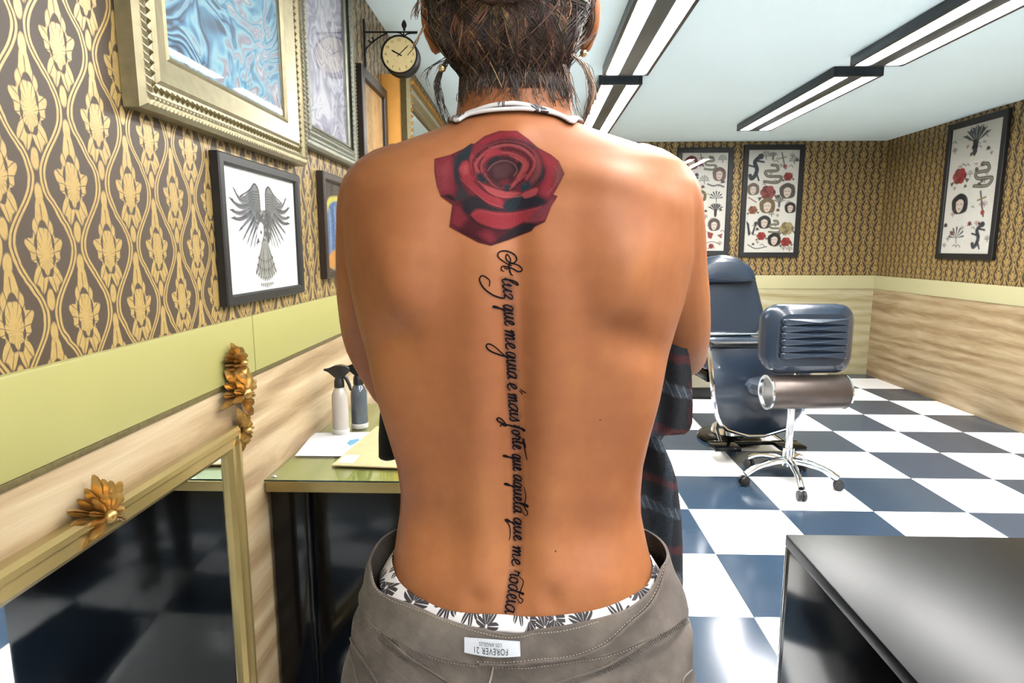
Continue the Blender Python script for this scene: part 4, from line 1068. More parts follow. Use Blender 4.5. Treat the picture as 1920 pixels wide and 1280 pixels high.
# head, jaw, face, ears
body.ellipsoid(HC + Vector((0, 0.0, 0.025)), (0.076, 0.097, 0.098), 32, 20)
body.ellipsoid(HC + Vector((0, 0.042, -0.035)), (0.062, 0.066, 0.078), 28, 18)
body.ellipsoid(HC + Vector((0, 0.082, -0.098)), (0.026, 0.024, 0.022), 16, 10)
body.tube([HC + Vector((0, 0.098, 0.022)), HC + Vector((0, 0.118, -0.022))], [0.008, 0.015], 12, True)
for s in (-1, 1):
    body.ellipsoid(HC + Vector((s * 0.012, 0.108, -0.026)), (0.009, 0.010, 0.008), 10, 8)
    body.ellipsoid(HC + Vector((s * 0.036, 0.074, -0.015)), (0.026, 0.024, 0.022), 16, 10)
    body.ellipsoid(HC + Vector((s * 0.032, 0.088, 0.034)), (0.026, 0.012, 0.009), 16, 10)
    # ear: tilted shell plus lobe
    R_ = Matrix.Rotation(s * math.radians(24), 3, 'Z')
    body.ellipsoid(HC + Vector((s * 0.093, 0.000, -0.004)), (0.0105, 0.020, 0.034), 16, 12, R_)
    body.ellipsoid(HC + Vector((s * 0.089, -0.002, -0.034)), (0.009, 0.010, 0.013), 12, 10)
body.ellipsoid(HC + Vector((0, 0.1, -0.057)), (0.024, 0.011, 0.0075), 16, 10)
body.ellipsoid(HC + Vector((0, 0.098, -0.068)), (0.021, 0.011, 0.007), 16, 10)

skin_me = remesh(body, 0.0036, 3, 'body')
N = len(skin_me.vertices)
co = np.empty(N * 3, np.float32); skin_me.vertices.foreach_get('co', co); co = co.reshape(-1, 3).astype(float)
no = np.empty(N * 3, np.float32); skin_me.vertices.foreach_get('normal', no); no = no.reshape(-1, 3)
# sculpt the back: spine furrow, long muscles, shoulder blades, loins
x, y, z = co[:, 0] - PX, co[:, 1], co[:, 2]
wb = np.clip((0.76 - y) / 0.05, 0, 1) * np.clip(-no[:, 1] * 1.6, 0, 1)
def gs(a, s): return np.exp(-(a / s) ** 2)
def sm(a, lo, hi): t = np.clip((a - lo) / (hi - lo), 0, 1); return t * t * (3 - 2 * t)
spine_x = 0.002 + 0.004 * np.sin((z - 0.9) * 6)
dxs = x - spine_x
d = np.zeros(N)
zr = sm(z, 0.83, 0.93) * (1 - sm(z, 1.30, 1.40))
d += -0.0075 * gs(dxs, 0.017) * zr * (0.55 + 0.6 * gs(z - 1.06, 0.16))
d += 0.0045 * (gs(dxs - 0.043, 0.026) + gs(dxs + 0.043, 0.026)) * sm(z, 0.80, 0.92) * (1 - sm(z, 1.20, 1.32))
for s in (-1, 1):
    k = 1.0 if s < 0 else 1.15
    xs_ = x * s
    d += 0.0085 * k * gs(xs_ - 0.115, 0.052) * gs(z - 1.285, 0.075)                       # blade
    d += 0.0060 * k * gs((xs_ - 0.115) - (z - 1.23) * 0.25, 0.026) * gs(z - 1.235, 0.045)  # lower tip
    d += -0.0060 * k * gs(xs_ - 0.13, 0.045) * gs(z - 1.18 + (xs_ - 0.13) * 0.4, 0.024)                      # hollow under the blade
    d += -0.0030 * gs(xs_ - 0.060 - (z - 1.28) * 0.15, 0.030) * gs(z - 1.26, 0.08)        # inner border
    d += 0.0045 * gs(z - 1.375 + xs_ * 0.25, 0.018) * gs(xs_ - 0.10, 0.07)                # spine of the blade
    d += 0.0050 * gs(xs_ - 0.150, 0.035) * gs(z - 1.10, 0.10)                             # broad side muscle
    d += -0.0050 * gs(xs_ - 0.085, 0.045) * gs(z - 0.945, 0.035)                          # loin hollow
    d += 0.0040 * gs(xs_ - 0.10, 0.05) * gs(z - 0.885, 0.035)
    d += -0.0030 * gs(xs_ - 0.045, 0.014) * gs(z - 0.875, 0.016)                          # dimple
d += 0.0035 * gs(dxs, 0.02) * gs(z - 1.395, 0.018)                                        # neck bone
d += -0.004 * gs(dxs, 0.03) * gs(z - 1.335, 0.035)
co = co + no * (1.5 * d * wb)[:, None]
skin_me.vertices.foreach_set('co', co.astype(np.float32).ravel()); skin_me.update()
skin_me.shade_smooth()
tris = [tuple(p.vertices) for p in skin_me.polygons]
BODY = BVHTree.FromPolygons([Vector(p) for p in co], tris)

def m_skin():
    m, nt, b = new_mat('skin')
    vec, x_, y_, z_ = coords(nt)
    n1 = noise(nt, vec, 7, 3); n2 = noise(nt, vec, 55, 4); n3 = noise(nt, vec, 420, 2)
    c = ramp(nt, n1 * 0.7 + n2 * 0.3, [(0.30, srgb(166, 101, 64)), (0.5, srgb(178, 112, 70)), (0.7, srgb(190, 124, 75))])
    nt.links.new(c, b.inputs['Base Color'])
    b.inputs['Roughness'].default_value = 0.5; b.inputs['Specular IOR Level'].default_value = 0.22
    b.inputs['Subsurface Weight'].default_value = 0.0; b.inputs['Subsurface Radius'].default_value = (1.0, 0.35, 0.18); b.inputs['Subsurface Scale'].default_value = 0.006
    bump(nt, b, n3 * 0.5 + n2 * 0.5, 0.12, 0.0008)
    return m
M['skin'] = m_skin()
def place(o, parent=person):
    w = world_loc(parent); o.data.transform(Matrix.Translation(-w)); return o
o = place(link('body', skin_me, person, M['skin']))
def hit(u, v, off=0.0, tree=None):
    """point of her surface seen at a pixel"""
    d_ = ray(u, v).normalized(); p, n_, i, q = (tree or BODY).ray_cast(CAM, d_)
    if p is None: return None
    return p + n_ * off

for u_, v_ in ((1042, 1033), (1126, 786)):
    q_ = hit(u_, v_, 0.0)
    if q_ is not None: obj('mole', MB().ellipsoid(q_, (0.0014, 0.0009, 0.0014), 10, 6), pmat('mole', srgb(120, 66, 46), 0.6), person)
# eyes (turned away from the camera)
em_ = pmat('eye_white', srgb(235, 232, 228), 0.2); ei_ = pmat('iris_brown', srgb(70, 44, 28), 0.2); ml_ = pmat('lips', srgb(176, 88, 78), 0.4)
for s in (-1, 1):
    e_ = obj('eye', MB().ellipsoid(HC + Vector((s * 0.033, 0.083, 0.012)), (0.0125, 0.0115, 0.0105), 16, 12), em_, person)
    obj('iris', MB().ellipsoid(HC + Vector((s * 0.033, 0.0925, 0.012)), (0.0055, 0.003, 0.0055), 14, 8), ei_, e_)
    obj('eyebrow', MB().tube(crom([HC + Vector((s * 0.014, 0.099, 0.036)), HC + Vector((s * 0.034, 0.097, 0.043)), HC + Vector((s * 0.056, 0.083, 0.037))], 4), 0.003, 6), pmat('brow', srgb(60, 42, 32), 0.7), person)
obj('lips', MB().ellipsoid(HC + Vector((0, 0.1065, -0.062)), (0.020, 0.0065, 0.0075), 18, 10), ml_, person)
for u, v in ((1094, 100), (829, 128)):
    d_ = ray(u, v)
    p = at_y(u, v, 0.75 if u > 960 else 0.70)
    obj('earring', MB().ellipsoid(p, (0.0042, 0.0042, 0.0042), 14, 10), M['earring'], person)

# ------------------------------------------------------------ tattoo: rose (soft ink patch) and lettering (ink lines)
def tattoo_rose():
    c = Canvas(1587, 1280, (80, 30, 36, 0.0), 0.21)
    dk = (50, 32, 38); sl = (40, 50, 58); R1 = (160, 42, 54); R2 = (134, 36, 50); R3 = (110, 32, 44); R4 = (178, 66, 70); gr = (112, 62, 64)
    P = lambda pts, col, soft=26, op=1.0, smooth=True: c.poly(pts, col, soft, op, smooth, keep=True)
    L = lambda pts, col, w=16, soft=14, op=0.9: c.line(pts, col, w, soft, op, keep=True)
    c.poly([(180,350),(330,310),(450,255),(530,200),(560,205),(660,130),(800,80),(970,80),(1080,160),(1170,240),(1300,310),(1370,370),(1425,490),(1370,600),(1318,690),(1360,705),(1300,800),(1240,950),(1140,1000),(1110,1040),(900,1120),(720,1180),(600,1150),(450,1070),(320,1000),(350,790),(240,710),(200,600),(180,480)], R3, 9)
    # left outer petal
    P([(190,360),(330,320),(390,420),(370,560),(360,680),(240,700),(200,590)], R2); P([(230,420),(310,380),(330,520),(300,640),(230,620)], (150, 52, 60), 70)
    P([(360,330),(530,205),(520,330),(430,400),(410,520),(470,640),(520,720),(440,760),(370,740),(400,600),(360,470)], (60, 52, 56), 40)
    P([(420,300),(525,215),(510,330),(430,390),(405,500),(430,600),(380,560),(375,430)], sl, 40)
    P([(240,700),(330,690),(380,750),(330,740)], dk, 24)
    # right outer petal
    P([(1180,260),(1300,320),(1370,375),(1420,490),(1320,680),(1200,760),(1180,640),(1240,500),(1220,380)], R2); P([(1240,330),(1340,380),(1350,450),(1280,640),(1210,690),(1250,520)], R1, 60)
    P([(1370,390),(1420,490),(1350,600),(1330,500)], (128, 72, 72), 50); P([(1200,380),(1240,460),(1200,560),(1080,640),(990,650),(1010,560),(1140,520)], sl, 40)
    # top petals
    P([(560,210),(800,85),(970,85),(1080,160),(1160,245),(1060,260),(880,200),(700,230),(590,330),(530,320)], R2, 30)
    P([(620,180),(820,95),(960,95),(1020,140),(850,130),(680,200)], (152, 34, 48), 50)
    P([(600,300),(700,200),(900,160),(1060,190),(1150,245),(1060,275),(900,215),(720,240),(600,340)], (66, 48, 52), 30)
    # lower petals
    P([(350,790),(470,740),(700,800),(900,850),(1100,820),(1340,720),(1280,820),(1240,945),(1130,1000),(900,1120),(720,1178),(560,1120),(325,1000)], (84, 28, 38), 30)
    P([(370,790),(460,820),(500,900),(430,1000),(335,990)], R2, 50); P([(600,1060),(700,1040),(760,1110),(700,1160)], (136, 36, 50), 70)
    P([(860,1060),(1010,970),(1140,960),(1120,1030),(900,1110),(780,1140)], (42, 36, 42), 40)
    P([(440,760),(560,700),(760,800),(900,850),(700,860),(540,870),(500,900),(440,830)], (48, 42, 48), 40)
    P([(520,890),(590,830),(780,860),(980,850),(1240,800),(1270,830),(1230,930),(1040,960),(900,1020),(760,1020),(600,960)], R1, 26); P([(560,880),(760,880),(1000,870),(1200,830),(1000,930),(780,980),(620,930)], (160, 36, 50), 60)
    P([(1180,800),(1330,720),(1260,900),(1150,950),(1080,930)], (128, 52, 62), 40)
    L([(520,900),(600,970),(760,1025),(900,1025),(1040,960)], dk, 16, 20); P([(1000,700),(1180,700),(1260,770),(1080,830),(860,850),(840,800)], (40, 40, 48), 50)
    # middle bowl
    P([(520,330),(600,260),(760,200),(960,190),(1120,260),(1200,380),(1180,520),(1080,640),(960,700),(820,700),(660,620),(560,520),(520,420)], R3, 20)
    P([(1130,280),(1200,380),(1190,500),(1090,610),(1080,580),(1140,480),(1150,380)], (132, 66, 66), 40)
    P([(520,330),(545,300),(570,420),(580,500),(560,520),(525,440)], R1, 24)
    P([(410,450),(450,380),(500,380),(520,480),(580,560),(660,650),(800,720),(860,800),(840,830),(700,790),(600,700),(480,600)], R1, 24); P([(430,440),(490,400),(500,480),(460,500)], R4, 40)
    P([(480,590),(570,600),(590,680),(540,680)], R1, 24); L([(470,580),(560,680),(700,790),(840,830)], dk, 12, 16); L([(560,560),(640,640),(740,700),(850,720)], dk, 14, 16)
    P([(640,590),(720,620),(860,660),(1000,670),(960,710),(820,720),(700,670)], R4, 20); P([(1000,690),(1080,650),(1165,625),(1150,690),(1050,725)], R4, 16)
    P([(870,740),(1000,690),(1020,730),(960,840),(860,845),(830,800)], sl, 30)
    # inner rings
    L([(600,480),(575,400),(640,310),(760,240),(900,215),(1040,260),(1130,350),(1130,430),(1060,540)], (176, 70, 74), 22, 18); L([(590,330),(680,240),(830,195),(1000,215),(1130,300)], dk, 14, 16, 0.7)
    L([(560,500),(545,380),(600,300)], dk, 14, 14); L([(640,470),(625,400),(690,320),(800,290),(930,300),(1040,360),(1070,420),(1000,520),(900,620)], R4, 24, 16); L([(610,440),(640,340),(760,270),(900,250),(1040,300),(1100,380),(1060,500),(940,640)], dk, 12, 14, 0.8)
    P([(660,280),(780,250),(830,300),(720,330),(650,380)], R1, 24); P([(940,320),(1030,370),(1080,410),(1000,500),(960,540),(1000,430)], (172, 60, 62), 24)
    P([(690,350),(780,320),(900,330),(970,400),(960,500),(880,620),(780,600),(700,520),(670,430)], (70, 38, 44), 24); P([(690,400),(760,330),(800,340),(720,420)], (44, 40, 48), 24); P([(980,360),(1020,400),(980,480),(960,420)], (44, 40, 48), 24)
    L([(690,460),(740,400),(840,365),(930,390),(970,450),(940,510)], (146, 92, 90), 10, 10, 0.8); P([(740,420),(880,390),(930,450),(860,520),(760,520)], (88, 52, 56), 40); P([(800,560),(880,540),(900,600),(840,640)], (110, 32, 42), 30); P([(830,600),(900,600),(920,630),(860,660)], (40, 54, 64), 24)
    L([(660,490),(690,540),(740,600),(840,660)], (150, 84, 84), 12, 10, 0.8); L([(900,640),(980,560),(1060,500)], R4, 14, 12); P([(580,480),(640,500),(690,580),(600,560)], sl, 30); P([(1000,600),(1080,560),(1100,620),(1020,660)], (40, 62, 72), 24)
    # extra petal edges and soft shading
    L([(540,340),(600,270),(740,205),(900,180),(1060,220),(1160,320),(1190,430)], (150, 52, 60), 12, 12, 0.7)
    L([(655,520),(640,430),(690,350),(790,310),(900,315)], (128, 40, 50), 14, 12, 0.8); L([(900,315),(1000,360),(1040,420),(980,520)], (196, 96, 90), 10, 10, 0.7)
    L([(680,560),(760,625),(870,650),(960,620)], (60, 30, 38), 12, 14, 0.8); L([(600,560),(700,660),(820,710),(960,712),(1050,690)], (196, 86, 84), 9, 9, 0.7)
    L([(430,540),(500,610),(600,700),(700,770),(830,815)], (190, 80, 80), 8, 10, 0.6); L([(540,880),(640,850),(800,880),(980,865),(1200,812)], (182, 66, 72), 10, 12, 0.6)
    L([(190,370),(205,480),(215,600),(240,690)], (152, 60, 66), 10, 14, 0.6); L([(1330,420),(1370,500),(1330,600),(1260,690)], (170, 84, 82), 10, 16, 0.6)
    L([(350,980),(480,1060),(640,1130),(720,1165),(900,1105),(1100,1030)], (58, 26, 34), 16, 26, 0.7); L([(700,240),(860,210),(1000,230),(1090,290)], (170, 92, 90), 7, 8, 0.6)
    for k in range(260):                                   # tiny dotted highlights
        a_ = rng.random() * 6.28; q_ = 190 + 130 * rng.random(); c.disc((850 + q_ * math.cos(a_), 420 + q_ * 0.8 * math.sin(a_)), 5, (190, 110, 104), 6, 0.12, keep=True)
    # stippled ink
    n = rng.normal(0, 1, c.a.shape); c.rgb *= np.clip(1 + 0.10 * n, 0.6, 1.5)[..., None]
    g_ = c.rgb.mean(-1, keepdims=True); c.rgb = (c.rgb * 0.86 + g_ * 0.14) * 0.86
    c.a *= 0.95
    return c
ros = tattoo_rose()
_last = [Vector((0, 0.66, 1.3))]
def rmap(x_, y_):
    p = hit(780 + x_ / 5.119, 230 + y_ / 5.119, 0.0004)
    if p is None: p = _last[0]
    _last[0] = p; return p
ink = attr_mat('tattoo_ink', 0.7, alpha=True, spec=0.06)
o = place(link('rose_tattoo', ros.mesh('rose_tattoo', rmap, drop=0.01), person, ink)); o['label'] = 'red and black rose tattoo between the shoulder blades'

# single-stroke script: x along the line, y up, x-height 1
GL = {
 'a': ([[(0.86,0.82),(0.6,1.0),(0.25,0.8),(0.08,0.4),(0.2,0.03),(0.5,0.12),(0.78,0.6),(0.9,1.0),(0.8,0.4),(0.9,0.03),(1.12,0.2)]], 1.1),
 'u': ([[(0.0,0.55),(0.18,1.0),(0.12,0.4),(0.25,0.03),(0.5,0.15),(0.7,0.6),(0.8,1.0),(0.72,0.4),(0.85,0.03),(1.08,0.2)]], 1.06),
 'e': ([[(0.0,0.25),(0.35,0.45),(0.55,0.8),(0.42,1.0),(0.2,0.75),(0.15,0.3),(0.35,0.02),(0.62,0.1),(0.8,0.3)]], 0.8),
 'm': ([[(0.0,0.6),(0.15,1.0),(0.15,0.5),(0.1,0.0),(0.25,0.7),(0.45,1.0),(0.5,0.6),(0.45,0.0),(0.6,0.7),(0.8,1.0),(0.86,0.6),(0.82,0.15),(0.95,0.02),(1.15,0.25)]], 1.15),
 'i': ([[(0.0,0.5),(0.15,1.0),(0.1,0.4),(0.2,0.03),(0.45,0.25)], [(0.24,1.42),(0.29,1.50)]], 0.45),
 's': ([[(0.0,0.2),(0.3,0.8),(0.4,1.1),(0.42,0.7),(0.5,0.3),(0.3,0.0),(0.08,0.1)]], 0.6),
 'o': ([[(0.5,1.0),(0.2,0.85),(0.06,0.4),(0.25,0.02),(0.55,0.2),(0.65,0.65),(0.5,1.0),(0.55,0.8),(0.85,0.85)]], 0.8),
 'r': ([[(0.0,0.4),(0.2,1.1),(0.25,0.9),(0.55,0.9),(0.48,0.4),(0.55,0.03),(0.78,0.2)]], 0.75),
 'd': ([[(0.75,0.82),(0.5,1.0),(0.2,0.8),(0.06,0.35),(0.22,0.02),(0.5,0.2),(0.75,0.9),(0.95,1.9),(1.0,2.1),(0.85,2.05),(0.78,1.2),(0.72,0.4),(0.85,0.03),(1.05,0.2)]], 1.05),
 'l': ([[(0.0,0.3),(0.3,1.0),(0.55,2.0),(0.45,2.2),(0.25,1.8),(0.15,0.8),(0.2,0.15),(0.4,0.02),(0.62,0.25)]], 0.6),
 't': ([[(0.0,0.4),(0.25,1.2),(0.35,1.8),(0.22,0.8),(0.22,0.15),(0.4,0.02),(0.6,0.25)], [(-0.5,1.7),(0.2,1.75),(0.7,1.9),(1.1,1.65)]], 0.6),
 'q': ([[(0.75,0.85),(0.5,1.0),(0.2,0.8),(0.06,0.35),(0.22,0.02),(0.5,0.2),(0.78,0.95),(0.66,0.0),(0.55,-0.9),(0.45,-1.1),(0.35,-0.8),(0.7,-0.2),(1.0,0.2)]], 1.0),
 'g': ([[(0.75,0.85),(0.5,1.0),(0.2,0.8),(0.06,0.35),(0.22,0.02),(0.5,0.2),(0.78,0.95),(0.70,0.1),(0.5,-0.8),(0.1,-1.75),(-0.45,-2.1),(-0.75,-1.8),(-0.5,-1.2),(0.2,-0.5),(1.0,0.2)]], 1.0),
 'z': ([[(0.0,0.7),(0.2,1.0),(0.55,0.9),(0.3,0.4),(0.15,0.15),(0.5,0.1),(0.55,-0.4),(0.3,-1.3),(-0.3,-2.2),(-1.1,-2.6),(-1.6,-2.2),(-1.2,-1.4),(-0.5,-1.5)]], 0.75),
 'f': ([[(0.0,0.3),(0.4,1.1),(0.75,1.8),(0.62,2.0),(0.4,1.4),(0.2,0.0),(-0.1,-1.2),(-0.55,-1.7),(-0.8,-1.4),(-0.4,-0.9),(0.3,-0.6),(0.15,-1.2),(0.5,-1.3)], [(0.05,0.9),(0.5,1.0)]], 0.75),
 'A': ([[(0.9,0.6),(0.3,0.9),(-0.2,1.3),(-0.25,1.9),(0.3,2.4),(0.9,2.2),(1.1,1.5),(0.8,0.8),(0.2,0.1),(-0.5,-0.2),(-0.9,0.4),(-0.5,1.2),(0.2,1.8),(0.9,2.0)], [(1.3,0.3),(1.7,-0.3),(1.45,-0.1),(1.55,0.6),(2.0,1.6),(2.1,2.4),(1.8,2.3),(1.6,1.5),(1.9,0.5),(2.3,0.1),(2.6,0.6)], [(0.8,0.9),(1.5,1.1),(2.2,0.9)]], 2.6),
}
GL['\u00e9'] = (GL['e'][0] + [[(0.62,1.45),(0.95,1.95)]], 0.8)
#  word, v start, v end, baseline u start, u end, x-height px
LINE = [('luz', 520, 562, 940.5, 944, 17), ('que', 570, 610, 943, 946, 18), ('me', 617, 655, 945.5, 948, 18), ('guia', 658, 710, 948, 951, 18), ('\u00e9', 715, 731, 950, 951, 18), ('mais', 736, 789, 951, 956, 17),
        ('forte', 795, 842, 958, 961, 16), ('que', 850, 882, 960, 962, 16), ('aquela', 888, 961, 962.5, 962.5, 16), ('que', 969, 1013, 963, 963, 15), ('me', 1022, 1060, 961, 959, 16), ('rodeia', 1068, 1149, 957, 946, 18)]
def ink_line(mb, pix, wpx):
    """ribbon of ink through pixels, laid on the skin"""
    pts = [p for p in crom(pix, 4)]
    Lf, Rt = [], []
    for i, (u, v) in enumerate(pts):
        a = pts[max(i - 1, 0)]; b = pts[min(i + 1, len(pts) - 1)]
        t = np.array([b[0] - a[0], b[1] - a[1]]); n_ = np.array([-t[1], t[0]]) / (np.linalg.norm(t) + 1e-9)
        ww = wpx * (0.62 + 0.38 * math.sin(math.pi * i / max(1, len(pts) - 1))) / 2
        p = hit(u + n_[0] * ww, v + n_[1] * ww, 0.0009); q = hit(u - n_[0] * ww, v - n_[1] * ww, 0.0009)
        if p is None or q is None: return
        Lf.append(p); Rt.append(q)
    mb.rings([Lf, Rt], closed=False, cap0=False, cap1=False)
tx = MB()
cap = [[(945,501),(951,504),(955,495),(957,486),(951,477),(948,480),(950,488),(959,493),(966,491),(969,485),(964,477),(951,471),(939,471),(933,476),(935,483),(944,490),(954,496),(960,498)],
       [(945,509),(940,506),(940,500),(946,499),(960,503),(972,509),(979,507),(978,502),(970,496),(958,494),(952,498)], [(954,492),(955,505),(958,514),(962,516)]]
for s_ in cap: ink_line(tx, s_, 2.8)
halo = Canvas(150, 720, (70, 62, 66, 0.0), 0.5)           # soft grey ink around the words
for w_, v0, v1, u0, u1, xh in LINE:
    adv = sum(GL[ch_][1] for ch_ in w_); kx = (v1 - v0) / adv; pen = 0.0
    mids = []
    for ch_ in w_:
        strokes, a_ = GL[ch_]
        for st_ in strokes:
            pix = []
            for (gx, gy) in st_:
                t = pen + gx + 0.12 * gy
                f_ = t / adv
                yy = gy if abs(gy) <= 1.05 else (1.05 + (gy - 1.05) * 0.62 if gy > 0 else -1.05 + (gy + 1.05) * 0.9)
                pix.append((u0 + (u1 - u0) * f_ + yy * xh, v0 + t * kx))
            ink_line(tx, pix, 3.1)
        pen += a_
    halo.poly([(u0 - 900 - 2, v0 - 450), (u0 - 900 + xh + 3, v0 - 450), (u1 - 900 + xh + 3, v1 - 450), (u1 - 900 - 2, v1 - 450)], (74, 64, 68), 9, 0.42)
ink_line(tx, [(976,728),(981,733),(988,736)], 2.2)
ink_line(tx, [(979,820),(983,834),(987,852),(989,862)], 2.4)
ink_line(tx, [(983,912),(987,930),(984,948),(990,960),(986,966),(980,958)], 2.2)
ink_line(tx, [(952,972),(948,976),(952,980),(956,990),(956,1004),(954,1012)], 2.0)
ink_line(tx, [(974,1080),(982,1090),(976,1108),(974,1118),(981,1124),(976,1130),(970,1122)], 2.3)
def hmap(x_, y_):
    p = hit(900 + x_, 450 + y_, 0.0005)
    if p is None: p = _last[0]
    _last[0] = p; return p
halo.a *= 0.8
place(link('ink_shading', halo.mesh('ink_shading', hmap, drop=0.02), person, ink))
m_line = pmat('ink_black', srgb(22, 17, 22), 0.8, **{'Specular IOR Level': 0.06})
o = obj('script_tattoo', tx, m_line, person, recalc=False); o['label'] = 'black script tattoo lettering running down the spine'

# ------------------------------------------------------------ jeans: hips and legs fused, cut open at the waist
def sec_px(v, ul, ur, yb, yf, n=2.3):
    a = at_y(ul, v, YS); b = at_y(ur, v, YS); return sect((a.z + b.z) / 2, a.x, b.x, yb, yf, n)
jb = MB()
JR = [(1000, 712, 1236, 0.662, 0.872), (1040, 704, 1246, 0.657, 0.876), (1087, 689, 1273, 0.648, 0.882), (1130, 675, 1288, 0.641, 0.886), (1180, 661, 1297, 0.634, 0.888), (1240, 648, 1301, 0.626, 0.889), (1300, 640, 1304, 0.620, 0.888)]
rg = [sec_px(*r) for r in JR]
zl = rg[-1][0][2]; xl_, xr_ = at_y(640, 1300, YS).x, at_y(1304, 1300, YS).x
for dz, k in ((0.03, 1.005), (0.07, 1.0), (0.11, 0.97)):
    cx_ = (xl_ + xr_) / 2; hw = (xr_ - xl_) / 2 * k
    rg.append(sect(zl - dz, cx_ - hw, cx_ + hw, 0.622 + dz * 0.1, 0.885, 2.3))
jb.rings(rg)
for s in (-1, 1):
    cx_ = PX + s * 0.098
    jb.rings([sect(zz, cx_ - w_, cx_ + w_, 0.765 - dd + oo, 0.765 + dd + oo, 2.1, 40) for zz, w_, dd, oo in ((0.82, 0.095, 0.105, 0.0), (0.72, 0.094, 0.105, -0.005), (0.6, 0.084, 0.092, 0.0), (0.47, 0.066, 0.07, 0.01), (0.33, 0.062, 0.068, -0.01), (0.2, 0.054, 0.056, -0.01), (0.07, 0.05, 0.052, -0.005))])
jm = remesh(jb, 0.005, 6, 'jeans')
def m_denim():
    m, nt, b = new_mat('grey_denim'); vec, x_, y_, z_ = coords(nt)
    n1 = noise(nt, vec, 11, 4); n2 = noise(nt, vec, 60, 3)
    tw = ((x_ + z_ * 0.9 + y_) * 2600.0).sin() * 0.5 + 0.5
    c = ramp(nt, n1 * 0.75 + n2 * 0.25, [(0.32, srgb(80, 72, 68)), (0.5, srgb(110, 99, 91)), (0.68, srgb(138, 126, 115))])
    nt.links.new(mixc(nt, tw * 0.22, c, srgb(92, 84, 80)), b.inputs['Base Color']); b.inputs['Roughness'].default_value = 0.85
    bump(nt, b, n1 * 0.85 + tw * 0.06 + n2 * 0.1, 0.6, 0.012)
    return m
M['denim'] = m_denim(); M['stitch'] = pmat('stitch_thread', srgb(184, 172, 156), 0.8); M['denim_dark'] = pmat('denim_fold', srgb(96, 88, 84), 0.9, var=0.2)
jc = np.array([v.co[:] for v in jm.vertices]); jf = [tuple(p.vertices) for p in jm.polygons]
jn = np.array([v.normal[:] for v in jm.vertices]); jx, jz = jc[:, 0] - PX, jc[:, 2]
def folds(x_, z_):
    h = 0.0022 * np.sin(70 * z_ + 26 * np.abs(x_) + 3 * np.sin(20 * x_)) * gs(z_ - 0.80, 0.05) + 0.0030 * np.sin(95 * z_ - 38 * x_) * gs(np.abs(x_) - 0.17, 0.05)
    h = h - 0.004 * gs(x_, 0.012) * (1 - sm(z_, 0.74, 0.80)) - 0.0035 * gs(z_ - 0.790 - 0.35 * x_ * x_, 0.008)
    return h
jc = jc + jn * folds(jx, jz)[:, None]
jm.vertices.foreach_set('co', jc.astype(np.float32).ravel()); jm.update()
JE = BVHTree.FromPolygons([Vector(p) for p in jc], jf)
AX = Vector((PX, 0.765, 0))
def around(tree, phi, z_, off):
    """surface point at angle phi (0 = towards the camera, + to the right) and height z"""
    d_ = Vector((math.sin(phi), -math.cos(phi), 0)); o_ = Vector((AX.x, AX.y, z_)) + d_ * 0.6
    p, n_, i, q = tree.ray_cast(o_, -d_)
    return (p + d_ * off) if p is not None else None
def px_curve(pix, tree):
    """pixel curve -> (phi, z) table on a surface"""
    T = []
    for u, v in crom(pix, 6):
        p = hit(u, v, 0, tree)
        if p is not None: T.append((math.atan2(p.x - AX.x, -(p.y - AX.y)), p.z))
    T.sort(); return np.array(T)
top = px_curve([(703, 1064), (711, 1095), (731, 1113), (782, 1134), (843, 1158), (894, 1174), (945, 1186), (977, 1184), (1001, 1177), (1062, 1171), (1122, 1156), (1181, 1134), (1222, 1100), (1240, 1060)], JE)
low = px_curve([(676, 1131), (701, 1170), (758, 1203), (823, 1229), (894, 1241), (977, 1245), (1021, 1241), (1082, 1232), (1143, 1222), (1224, 1190), (1285, 1152)], JE)
skn = px_curve([(738, 1056), (746, 1081), (762, 1101), (792, 1121), (833, 1140), (884, 1148), (945, 1150), (986, 1154), (1041, 1152), (1122, 1140), (1183, 1115), (1214, 1091), (1221, 1066)], BODY)
def zat(T, phi):
    """height at phi; beyond the seen part it eases to the end height"""
    return float(np.interp(phi, T[:, 0], T[:, 1]))
def band(tree, ztop, zlow, off, rows, phis, flare=None, thick=0.003):
    A = []
    for r in range(rows + 1):
        t = r / rows; ring = []
        for ph in phis:
            z_ = ztop(ph) * (1 - t) + zlow(ph) * t
            p = around(tree, ph, z_, off + (flare(ph, t) if flare else 0))
            ring.append(p if p is not None else ring[-1])
        A.append(ring)
    return A
full = list(np.linspace(-math.pi, math.pi, 181))
# cut the jeans open just under the waistband's top
keep = [i for i, p in enumerate(jc)]
ztab = lambda p: zat(top, math.atan2(p[0] - AX.x, -(p[1] - AX.y))) - 0.008
ok = np.array([p[2] <= ztab(p) for p in jc])
bm = bmesh.new(); bm.from_mesh(jm); bm.verts.ensure_lookup_table()
bmesh.ops.delete(bm, geom=[v for v, k in zip(bm.verts, ok) if not k], context='VERTS'); bm.to_mesh(jm); bm.free(); jm.shade_smooth()
jeans = place(link('jeans', jm, person, M['denim'])); jeans['label'] = 'grey denim jeans sitting low on her hips'
